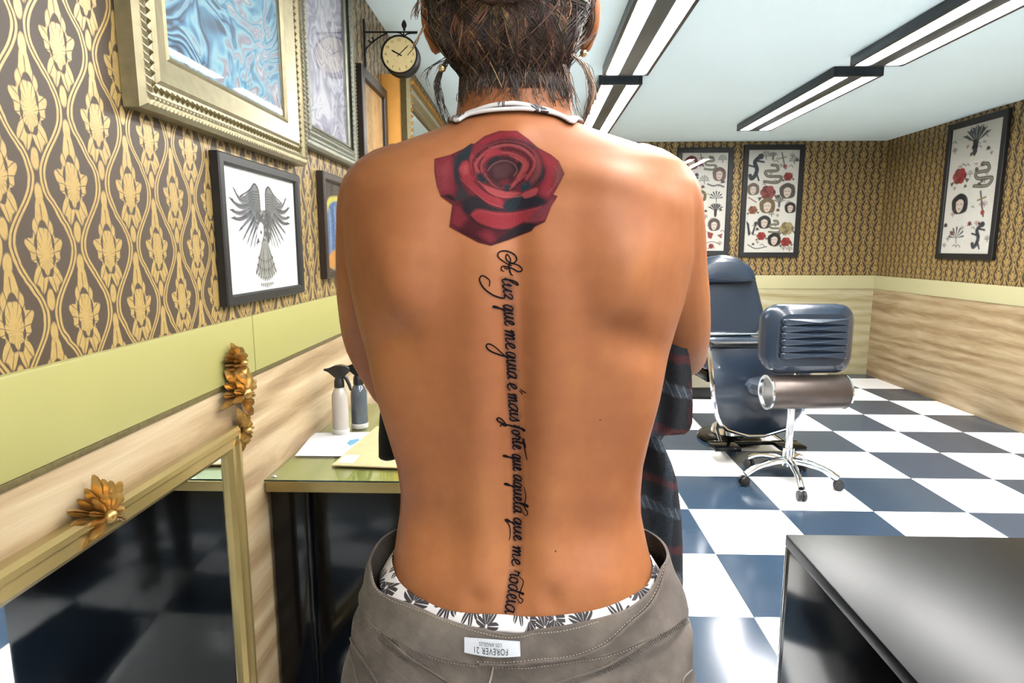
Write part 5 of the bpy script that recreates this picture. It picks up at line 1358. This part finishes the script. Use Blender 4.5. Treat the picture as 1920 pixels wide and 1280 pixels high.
# waistband: a thick double-faced strip
def strip_solid(A, th):
    """closed strip from rows of ring points (outer face given), thickness inward"""
    mb = MB(); inner = []
    for ring in A: inner.append([p + (Vector((AX.x, AX.y, p.z)) - p).normalized() * th for p in ring])
    loop = A + inner[::-1] + [A[0]]
    mb.rings(loop, closed=False, cap0=False, cap1=False)
    return mb
fold = lambda ph, t: 0.0015 * math.sin(ph * 9 + t * 3) + 0.003 * (1 - t) * (1 if ph < -0.6 else 0.4) + 0.0012 * math.sin(ph * 23) * t
wbnd = obj('waistband', strip_solid(band(JE, lambda p: zat(top, p), lambda p: zat(low, p), 0.0035, 8, full, fold), 0.0035), M['denim'], jeans, angle=60)
def seam(pix, r, off, name, mat, tree=JE, dash=None):
    pts = [hit(u, v, off, tree) for u, v in crom(pix, 8)]; pts = [p for p in pts if p is not None]
    if len(pts) > 2: obj(name, MB().tube(pts, r, 6), mat, jeans)
def stitches(pix, off, name, tree=JE, n=60, L=0.45, r=0.0005, cross=False, wid=0.003):
    P_ = crom(pix, 12); mb = MB()
    Q = np.array(P_); s_ = np.concatenate([[0], np.cumsum(np.linalg.norm(np.diff(Q, axis=0), axis=1))])
    for k in range(n):
        a = s_[-1] * k / n; b = a + s_[-1] / n * L
        pa = (np.interp(a, s_, Q[:, 0]), np.interp(a, s_, Q[:, 1])); pb = (np.interp(b, s_, Q[:, 0]), np.interp(b, s_, Q[:, 1]))
        if cross:
            t = np.array(pb) - np.array(pa); t = np.array([-t[1], t[0]]) / (np.linalg.norm(t) + 1e-9) * wid
            if t[1] < 0: t = -t
            pb = (pa[0] + t[0], pa[1] + t[1])
        A_, B_ = hit(*pa, off, tree), hit(*pb, off, tree)
        if A_ is not None and B_ is not None and (A_ - B_).length > 1e-5: mb.tube([A_, B_], r, 4)
    o_ = obj(name, mb, M['stitch'] if not cross else M['denim_dark'], jeans); o_['kind'] = 'stuff'
bt_ = [(705, 1074), (714, 1101), (735, 1119), (786, 1140), (846, 1164), (896, 1180), (945, 1191), (977, 1190), (1003, 1183), (1063, 1177), (1122, 1162)]
stitches(bt_, 0.0062, 'stitching', n=80)
lowp = [(676, 1133), (701, 1172), (758, 1205), (823, 1231), (894, 1243), (977, 1247), (1021, 1243), (1082, 1234), (1143, 1224), (1224, 1192), (1285, 1154)]
seam(lowp, 0.0014, 0.0012, 'seam', M['denim'])
stitches([(u, v + 5) for u, v in lowp], 0.0008, 'stitching', n=110)
fl_ = [(900, 1239), (960, 1240), (1021, 1236), (1082, 1226), (1133, 1204), (1173, 1168), (1212, 1132), (1234, 1090), (1241, 1058)]
seam(fl_, 0.0019, 0.006, 'seam', M['denim']); stitches([(u - 3, v - 5) for u, v in fl_], 0.0066, 'stitching', n=70)
yl = [(718, 1188), (758, 1222), (800, 1252), (850, 1284)]; seam(yl, 0.0015, 0.001, 'seam', M['denim']); stitches([(u - 4, v + 6) for u, v in yl], 0.0006, 'stitching', n=44, cross=True, wid=6)
yr = [(1287, 1156), (1224, 1194), (1143, 1244), (1041, 1282), (1000, 1296)]; seam(yr, 0.0016, 0.001, 'seam', M['denim']); stitches([(u, v + 5) for u, v in yr], 0.0006, 'stitching', n=80, cross=True, wid=8)
seam([(925, 1248), (922, 1264), (917, 1284)], 0.0012, 0.0008, 'seam', M['stitch'])
seam([(654, 1184), (664, 1208), (684, 1240), (712, 1284)], 0.0016, 0.001, 'pocket_edge', M['denim'])
seam([(654, 1184), (657, 1215), (664, 1250), (672, 1284)], 0.001, 0.0008, 'pocket_edge', M['denim_dark'])
seam([(1296, 1256), (1288, 1262), (1280, 1272), (1276, 1290)], 0.0016, 0.001, 'pocket_edge', M['denim'])

# clothing label sewn inside out on the waistband, lettering upside down
LB = [(872, 1186), (975, 1194), (976, 1221), (872, 1214)]
def lab(s_, t_, off):
    """s along the tag 0..1, t down 0..1"""
    u = LB[0][0] * (1 - s_) * (1 - t_) + LB[1][0] * s_ * (1 - t_) + LB[2][0] * s_ * t_ + LB[3][0] * (1 - s_) * t_
    v = LB[0][1] * (1 - s_) * (1 - t_) + LB[1][1] * s_ * (1 - t_) + LB[2][1] * s_ * t_ + LB[3][1] * (1 - s_) * t_ + 5 * math.sin(math.pi * s_) * t_
    p = hit(u, v, 0.0, JE); return p + Vector((0, -off, 0))
tagm = pmat('label_cloth', srgb(222, 226, 234), 0.8, bmp=0.2, bscale=900)
mb = MB(); mb.rings([[lab(s_ / 16, t_ / 4, 0.0085) for s_ in range(17)] for t_ in range(5)], closed=False, cap0=False, cap1=False)
mb.rings([[lab(s_ / 16, t_ / 4, 0.0077) for s_ in range(17)] for t_ in range(5)], closed=False, cap0=False, cap1=False)
lt = obj('clothing_label', mb, tagm, jeans, recalc=False); lt['label'] = 'white cloth label with upside-down lettering'
tm_ = pmat('label_ink', srgb(30, 34, 40), 0.8)
for word, size, cs, ctt, hs, ht in (('FOREVER 21', 1.0, 0.48, 0.66, 0.30, 0.19), ('LOS ANGELES', 1.0, 0.47, 0.27, 0.20, 0.11)):
    vs_, fs_ = text_geo(word, size, 1.15)
    A_ = np.array(vs_); A_ = (A_ - (A_.max(0) + A_.min(0)) / 2); ex = A_.max(0)
    mb = MB(); mb.add([lab(cs - p[0] / ex[0] * hs, ctt + p[1] / ex[1] * ht, 0.0095) for p in A_], fs_)
    obj('lettering', mb, tm_, lt, smooth=False, recalc=False)

# ------------------------------------------------------------ printed halter top: band at the waist, front, neck straps
def m_print(vscale=19, rnd=0.65):
    m, nt, b = new_mat('leaf_print_cloth'); vec, x_, y_, z_ = coords(nt)
    cmb = nt.nodes.new('ShaderNodeCombineXYZ')
    nt.links.new(((x_.m('ARCTAN2', (y_ * -1.0))) * 0.2).k, cmb.inputs[0]); nt.links.new(z_.k, cmb.inputs[1])
    vo = nt.nodes.new('ShaderNodeTexVoronoi'); vo.inputs['Scale'].default_value = vscale; vo.inputs['Randomness'].default_value = rnd
    nt.links.new(cmb.outputs[0], vo.inputs['Vector'])
    sub = nt.nodes.new('ShaderNodeVectorMath'); sub.operation = 'SUBTRACT'; nt.links.new(cmb.outputs[0], sub.inputs[0]); nt.links.new(vo.outputs['Position'], sub.inputs[1])
    se = nt.nodes.new('ShaderNodeSeparateXYZ'); nt.links.new(sub.outputs[0], se.inputs[0]); dx, dy = X(nt, se.outputs[0]), X(nt, se.outputs[1])
    r = (dx * dx + dy * dy).m('SQRT'); th = dy.m('ARCTAN2', dx)
    pet = ((th * 4.5).cos().abs()); R = pet * 0.013 + 0.0105
    leaf_ = r.lt(R, 0.0012); vein = ((th * 4.5).sin().abs()).lt(0.12, 0.08); vein = vein.mx(r.lt(0.002, 0.001))
    ink_ = leaf_ * (1.0 - vein)
    nt.links.new(mixc(nt, ink_, srgb(240, 234, 234), srgb(52, 46, 50)), b.inputs['Base Color']); b.inputs['Roughness'].default_value = 0.8
    bump(nt, b, noise(nt, vec, 40, 3), 0.3, 0.003)
    return m
M['printcloth'] = m_print()
half = math.pi * 0.5
def ztop_h(p):
    if abs(p) < 1.75: return zat(skn, p)
    return zat(skn, 1.75 if p > 0 else -1.75) + 0.33 * sm(np.array(abs(p)), 1.9, 2.75).item()
gar = band(BODY, ztop_h, lambda p: 0.80, 0.003, 26, full, lambda p, t: (0.006 * (1 if abs(p) < 1.7 else 0.3) + 0.010 * math.exp(-((p + 1.15) / 0.35) ** 2) + 0.008 * math.exp(-((p - 1.2) / 0.3) ** 2)) * min(1, t * 4) * (1 - sm(np.array(t), 0.22, 0.4).item()) + 0.0012 * math.sin(p * 31) * t)
top_o = obj('halter_top', strip_solid(gar, 0.0015), M['printcloth'], person, angle=70); top_o['label'] = 'white halter top with a black leaf print'
# straps around the neck
def strap(pix, r, off):
    pts = [hit(u, v, off) for u, v in crom(pix, 6)]; pts = [p for p in pts if p is not None]
    f0 = [Vector((pts[0].x - 0.004, 0.775, pts[0].z - 0.008)), Vector((PX - 0.062, 0.835, pts[0].z - 0.035)), Vector((PX - 0.06, 0.872, 1.27)), Vector((PX - 0.05, 0.896, 1.19))]
    f1 = [Vector((pts[-1].x + 0.004, 0.775, pts[-1].z - 0.008)), Vector((PX + 0.062, 0.835, pts[-1].z - 0.035)), Vector((PX + 0.06, 0.872, 1.27)), Vector((PX + 0.05, 0.896, 1.19))]
    def push(p):
        q, n_, i, dd = BODY.find_nearest(p); return q + n_ * off
    path = [push(Vector(p)) for p in crom([tuple(q) for q in f0[::-1] + [pts[0]]], 6)][:-1] + pts + [push(Vector(p)) for p in crom([tuple(pts[-1])] + [tuple(q) for q in f1], 6)][1:]
    path = crom([tuple(p) for p in path[::2]], 3)
    return MB().tube(path, r, 10, squash=0.55)
strap_m = m_print(9.5, 1.0)
obj('neck_strap', strap([(856, 229), (876, 217), (896, 209), (924, 200), (962, 196), (994, 201), (1030, 211), (1066, 228)], 0.0042, 0.0025), strap_m, top_o)
obj('neck_strap', strap([(860, 232), (884, 220), (924, 212), (971, 209), (1006, 212), (1041, 220), (1070, 234)], 0.0040, 0.0040), strap_m, top_o)

# ------------------------------------------------------------ hair: pinned-up mass, bun, loose strands
HR = [(-235, 905, 1015, 0.70, 0.80), (-215, 870, 1050, 0.69, 0.83), (-170, 832, 1082, 0.675, 0.86), (-100, 812, 1100, 0.662, 0.865), (-40, 806, 1102, 0.657, 0.85), (0, 806, 1098, 0.655, 0.82), (50, 814, 1090, 0.657, 0.80), (100, 834, 1076, 0.668, 0.79), (130, 852, 1068, 0.688, 0.785), (146, 872, 1052, 0.702, 0.78), (158, 905, 1025, 0.716, 0.77)]
hm = MB(); hr_r = []
for v in np.arange(-235, 159, 12):
    ul, ur, yb, yf = (float(np.interp(v, [r[0] for r in HR], [r[i] for r in HR])) for i in (1, 2, 3, 4))
    a = at_y(ul, v, 0.765); b = at_y(ur, v, 0.765)
    ring = sect((a.z + b.z) / 2, a.x, b.x, yb, yf, 2.0, 72)
    out = []
    for k, p in enumerate(ring):
        lump = 0.0022 * math.sin(k * 0.9 + v * 0.02) + 0.0016 * math.sin(k * 2.3 - v * 0.035)
        c_ = Vector(((a.x + b.x) / 2, (yb + yf) / 2, p[2])); q = Vector(p); q += (q - c_).normalized() * lump
        if v > 120: q.z += 0.004 * math.sin(k * 1.7) + 0.003 * math.sin(k * 3.1)
        out.append(q)
    hr_r.append(out)
hm.rings(hr_r)
bc_ = at_y(942, -62, 0.665)
hm.ellipsoid(bc_, (0.052, 0.042, 0.040), 24, 16)
HAIR = BVHTree.FromPolygons([Vector(p) for p in hm.v], [tuple(f) for f in hm.f])
def m_hair():
    m, nt, b = new_mat('brown_hair'); vec, x_, y_, z_ = coords(nt)
    cmb = nt.nodes.new('ShaderNodeCombineXYZ'); nt.links.new((x_ * 300.0).k, cmb.inputs[0]); nt.links.new((z_ * 40.0).k, cmb.inputs[1]); nt.links.new((y_ * 120.0).k, cmb.inputs[2])
    n = noise(nt, cmb.outputs[0], 1.0, 3)
    nt.links.new(ramp(nt, n, [(0.35, srgb(34, 25, 22)), (0.6, srgb(64, 47, 39)), (0.8, srgb(108, 80, 62))]), b.inputs['Base Color']); b.inputs['Roughness'].default_value = 0.6; b.inputs['Specular IOR Level'].default_value = 0.2
    bump(nt, b, n, 0.8, 0.003)
    return m
hair = obj('hair', hm, m_hair(), person, angle=170); hair['label'] = 'dark brown hair pinned up in a loose bun with lighter strands'
# strands as thin tubes with a colour each
SV, SF, SC = [], [], []
def strand(pts, r, col):
    t = MB(); n_ = len(pts); t.tube(pts, [r * (0.6 + 0.4 * math.sin(math.pi * (i + 0.5) / n_)) for i in range(n_)], 4)
    b0 = len(SV); SV.extend(t.v); SF.extend([tuple(i + b0 for i in f) for f in t.f]); SC.extend([col] * len(t.v))
cols = [(50, 37, 33), (66, 49, 42), (90, 66, 54), (124, 92, 72), (164, 124, 92), (206, 164, 118)]
def hcol(w): return srgb(*cols[rng.choice(6, p=w)])
bun = (945, -30)
def edges(v): return float(np.interp(v, [0, 50, 100, 135, 158, 172], [806, 815, 835, 853, 869, 890])), float(np.interp(v, [0, 50, 100, 135, 158, 172], [1098, 1090, 1076, 1068, 1056, 1040]))
def on_hair(u, v):
    """surface of the hair mass, or of her neck below it"""
    p = hit(u, v, 0.0, HAIR); q = hit(u, v, 0.0)
    if p is None: return q
    return p if q is None or (p - CAM).length < (q - CAM).length else q
for k in range(1900):
    v0 = 166 - abs(rng.normal(0, 55)); hl, hr2 = edges(v0)
    u0 = hl + (hr2 - hl) * (0.01 + 0.98 * rng.random()); tu = bun[0] + rng.normal(0, 70) + (u0 - 950) * 0.25; tv = -50 + rng.normal(0, 22)
    frac = 0.35 + 0.65 * rng.random(); bend = rng.normal(0, 20) + (u0 - 950) * 0.16; wob = rng.normal(0, 7); ph = rng.random() * 6
    P_ = []; lift = abs(rng.normal(0, 0.0028)) + 0.0006
    for t in np.linspace(0, frac, 9):
        p = on_hair(u0 + (tu - u0) * t + bend * math.sin(math.pi * t) + wob * math.sin(7 * t + ph), v0 + (tv - v0) * t)
        if p is not None: P_.append(p + Vector((0, -lift * math.sin(math.pi * min(1, t + 0.12)), 0)))
    if len(P_) > 4: strand(P_, 0.0004 + 0.0005 * rng.random(), hcol([0.26, 0.28, 0.22, 0.13, 0.08, 0.03]))
# wavy locks, each a ribbon of strands
for k in range(95):
    v0 = 150 - abs(rng.normal(0, 55)); hl, hr2 = edges(v0); u0 = hl + 10 + (hr2 - hl - 20) * rng.random(); tu = bun[0] + rng.normal(0, 60) + (u0 - 950) * 0.3; tv = -40
    bend = rng.normal(0, 26) + (u0 - 950) * 0.15; wob = rng.normal(0, 12); ph = rng.random() * 6; col = hcol([0.22, 0.28, 0.24, 0.15, 0.08, 0.03]); hi = rng.random() * 0.006 + 0.002
    for q in range(16):
        P_ = []; du, dv_ = rng.normal(0, 5.5), rng.normal(0, 9); f1 = 0.55 + 0.4 * rng.random()
        for t in np.linspace(0.02, f1, 9):
            p = on_hair(u0 + du * (1.1 - t * 0.6) + (tu - u0) * t + bend * math.sin(math.pi * t) + wob * math.sin(6 * t + ph), v0 + dv_ + (tv - v0) * t)
            if p is not None: P_.append(p + Vector((0, -hi * math.sin(math.pi * t) - 0.0008, 0)))
        if len(P_) > 4: strand(P_, 0.00042, tuple(min(1, c_ * (0.55 + 0.8 * rng.random())) for c_ in col))
# coils of the bun
for k in range(200):
    a0 = rng.random() * 6.28; la = rng.normal(0, 0.5)
    strand([bc_ + Vector((0.0535 * math.cos(a0 + t) * math.cos(la), -0.0435 * abs(math.cos(la * 0.7)) * (0.3 + 0.7 * math.sin(math.pi * t / 2.2)), 0.0415 * math.sin(a0 + t))) for t in np.linspace(0, 2.2, 9)], 0.0008, hcol([0.2, 0.24, 0.24, 0.16, 0.1, 0.06]))
for k in range(26):
    o_ = rng.normal(0, 4); P_ = [on_hair(u + o_, v + o_ + rng.normal(0, 0.8)) for u, v in crom([(850, -34), (872, -6), (905, 6), (945, 11), (975, 4), (992, -14)], 3)]
    P_ = [p + Vector((0, -0.004, 0)) for p in P_ if p is not None]
    if len(P_) > 4: strand(P_, 0.0006, hcol([0, 0.05, 0.15, 0.3, 0.3, 0.2]))
# hair thinning out over the nape: swept up from a ragged hairline, longer at the sides of the neck
for k in range(520):
    u1 = 856 + 216 * rng.random(); e_ = abs(u1 - 965) / 105
    v1 = min(140 + 38 * e_ ** 2 + rng.exponential(12), 200); v0 = v1 - 36 - 60 * rng.random(); bend = rng.normal(0, 8); P_ = []
    for t in np.linspace(0, 1, 7):
        p = on_hair(u1 + (u1 - 965) * 0.04 * t + (950 - u1) * 0.16 * (1 - t) + bend * math.sin(3 * t), v0 + (v1 - v0) * t)
        if p is not None: P_.append(p + Vector((0, -0.0010 - 0.0016 * math.sin(math.pi * t), 0)))
    if len(P_) > 4: strand(P_, 0.00026 + 0.0003 * rng.random(), hcol([0.30, 0.30, 0.22, 0.12, 0.05, 0.01]))
# single stray hairs and curls on the skin
for k in range(40):
    u0 = 868 + 190 * rng.random(); v0 = 158 + rng.random() * 14; P_ = []; L = 12 + rng.random() * 34; cu_ = rng.normal(0, 9); out = (u0 - 960) * 0.12
    for t in np.linspace(0, 1, 8):
        p = hit(u0 + out * t + cu_ * math.sin(3.5 * t), v0 + L * t, 0.0010 + 0.002 * math.sin(math.pi * t))
        if p is not None: P_.append(p)
    if len(P_) > 4: strand(P_, 0.00026, hcol([0.2, 0.25, 0.25, 0.2, 0.08, 0.02]))
for (cu0, cv0, rr_) in ((863, 186, 7), (1036, 182, 7), (966, 146, 8)):
    for q in range(3):
        P_ = [hit(cu0 + rr_ * math.cos(t) * (1 - t * 0.05) + q * 0.8, cv0 + rr_ * math.sin(t) + q * 0.9 - t, 0.002) for t in np.linspace(0, 5.0, 14)]
        P_ = [p for p in P_ if p is not None]
        if len(P_) > 4: strand(P_, 0.0003, hcol([0.3, 0.3, 0.25, 0.15, 0, 0]))
def tendril(pix, n_, spread, r, w, Y0, dY=0.012):
    for k in range(n_):
        s0, s1 = rng.normal(0, spread * 0.5), rng.normal(0, spread); Y = Y0 + rng.normal(0, dY); end = 0.6 + 0.4 * rng.random()
        c_ = crom(pix, 4); c_ = c_[:max(5, int(len(c_) * end))]
        strand([at_y(u + s0 + (s1 - s0) * i / len(c_) + 2 * math.sin(i * 0.7 + k), v, Y) for i, (u, v) in enumerate(c_)], r, hcol(w))
tendril([(850, 96), (836, 118), (824, 138), (819, 160), (824, 190), (832, 220), (842, 250)], 26, 5, 0.0004, [0.5, 0.3, 0.15, 0.05, 0, 0], 0.735)
tendril([(846, 104), (822, 118), (806, 132), (800, 150), (808, 175)], 9, 9, 0.00028, [0.4, 0.3, 0.2, 0.1, 0, 0], 0.74)
tendril([(1060, 92), (1080, 108), (1096, 124), (1106, 148), (1110, 175), (1104, 205), (1098, 236), (1092, 252)], 34, 6, 0.0004, [0.1, 0.15, 0.2, 0.25, 0.2, 0.1], 0.735)
tendril([(1056, 120), (1066, 145), (1074, 172), (1080, 200), (1092, 235)], 16, 6, 0.0004, [0.1, 0.2, 0.3, 0.2, 0.15, 0.05], 0.715)
tendril([(800, -30), (788, -5), (780, 20), (776, 42)], 16, 6, 0.0005, [0.0, 0.1, 0.2, 0.3, 0.25, 0.15], 0.745)
tendril([(797, 45), (788, 66), (774, 90), (755, 118)], 4, 2, 0.0006, [0, 0, 0.1, 0.3, 0.4, 0.2], 0.70)
sm_ = MB(); sm_.v, sm_.f = SV, SF
so = obj('loose_strands', sm_, attr_mat('hair_strands', 0.4, spec=0.5), hair, recalc=False, angle=170); so['kind'] = 'stuff'
at_ = so.data.color_attributes.new('col', 'FLOAT_COLOR', 'POINT')
at_.data.foreach_set('color', np.concatenate([np.array(SC), np.ones((len(SC), 1))], 1).astype(np.float32).ravel())

# ------------------------------------------------------------ shoes
shm = pmat('shoe_white', srgb(222, 220, 216), 0.6); som = pmat('shoe_sole', srgb(240, 240, 238), 0.5)
for s in (-1, 1):
    cx_ = PX + s * 0.1
    sh_ = obj('shoe', MB().rings([sect(z_, cx_ - w_, cx_ + w_, y0, y1, 2.4, 32) for z_, w_, y0, y1 in ((0.024, 0.046, 0.695, 0.945), (0.05, 0.046, 0.695, 0.935), (0.075, 0.040, 0.70, 0.88), (0.10, 0.036, 0.705, 0.81))]), shm, person)
    obj('sole', MB().rings([sect(z_, cx_ - w_, cx_ + w_, y0, y1, 2.4, 32) for z_, w_, y0, y1 in ((0.0, 0.048, 0.69, 0.95), (0.024, 0.049, 0.688, 0.952))]), som, sh_)

# ------------------------------------------------------------ plaid jacket held over her forearms
def m_plaid():
    m, nt, b = new_mat('plaid_flannel'); vec, x_, y_, z_ = coords(nt)
    n = noise(nt, vec, 300, 2); n2 = noise(nt, vec, 30, 3)
    a = ((x_ + y_ * 0.5) / 0.085 + n2 * 0.2).fract(); c_ = (z_ / 0.105 + x_ * 2.0 + n2 * 0.2).fract()
    gv = (a - 0.25).abs().lt(0.09, 0.04); gh = (c_ - 0.3).abs().lt(0.08, 0.04)
    rv = (a - 0.75).abs().lt(0.05, 0.04); rh = (c_ - 0.72).abs().lt(0.06, 0.04)
    col = mixc(nt, (gv * 0.22 + gh * 0.30) * (n * 1.1), srgb(16, 20, 28), srgb(120, 140, 160))
    col = mixc(nt, (rv * 0.2 + rh * 0.3) * n, col, srgb(170, 44, 40))
    fine = (x_ * 700.0 + z_ * 300.0).sin().lt(-0.8, 0.3) * gh
    col = mixc(nt, fine * 0.2, col, srgb(190, 190, 196))
    nt.links.new(col, b.inputs['Base Color']); b.inputs['Roughness'].default_value = 0.95; bump(nt, b, n, 0.5, 0.002)
    return m
M['plaid'] = m_plaid()
jk = thing('jacket', (0.2, 0.9, 0.86), 'dark plaid flannel jacket with red lines hanging over her right forearm', 'jacket')
def cloth(right, left_off, Yf, nv=40, nu=26, th=0.004):
    """hanging cloth: right edge as (v,u) table, reaching left_off pixels behind her"""
    vs_ = np.linspace(right[0][0], right[-1][0], nv); A, B = [], []
    for v in vs_:
        ur = float(np.interp(v, [r[0] for r in right], [r[1] for r in right]))
        A.append([at_y(ur - left_off * (1 - s_), v + 10 * (1 - s_) * ((v - right[0][0]) / (right[-1][0] - right[0][0])), Yf(s_, v)) for s_ in np.linspace(0, 1, nu)])
    mb = MB(); inner = [[p + Vector((0, th, 0)) for p in r] for r in A]
    n0 = len(A[0])
    loops = [list(A[i]) + list(inner[i])[::-1] for i in range(len(A))]
    mb.rings(loops); return mb
pa_ = [(600, 1258), (620, 1272), (645, 1285), (664, 1292), (700, 1297), (760, 1299), (792, 1298), (806, 1294), (814, 1284)]
obj('front_panel', cloth(pa_, 150, lambda s_, v: 0.793 + 0.05 * (1 - s_) + 0.005 * math.sin(s_ * 16 + v * 0.006) + 0.006 * s_ * s_), M['plaid'], jk, angle=70)
pb_ = [(790, 1222), (815, 1234), (840, 1247), (870, 1260), (900, 1269), (960, 1277), (1020, 1280), (1085, 1281), (1120, 1280)]
obj('back_panel', cloth(pb_, 190, lambda s_, v: 0.905 + 0.03 * (1 - s_) + 0.009 * math.sin(s_ * 15 + v * 0.004)), M['plaid'], jk, angle=70)
sl = [W(728, 730, 0.935), W(729, 780, 0.935), W(732, 815, 0.933), W(737, 845, 0.93), W(741, 860, 0.93)]
obj('sleeve', MB().tube(crom([tuple(p) for p in sl], 5), list(np.linspace(0.010, 0.023, 16)) + [0.024, 0.022, 0.018, 0.010, 0.004], 18), pmat('black_knit', srgb(14, 14, 16), 0.95, bmp=0.4, bscale=500), jk, angle=70)
dr = crom([(-0.17, 1.02, 1.0), (-0.08, 1.05, 1.015), (0.02, 1.06, 1.02), (0.12, 1.03, 1.02), (0.17, 0.985, 1.01), (0.19, 0.945, 0.99)], 6)
obj('folded_bundle', MB().tube(dr, [0.03 + 0.018 * math.sin(math.pi * i / (len(dr) - 1)) + 0.004 * math.sin(i * 1.3) for i in range(len(dr))], 22), M['plaid'], jk, angle=70)
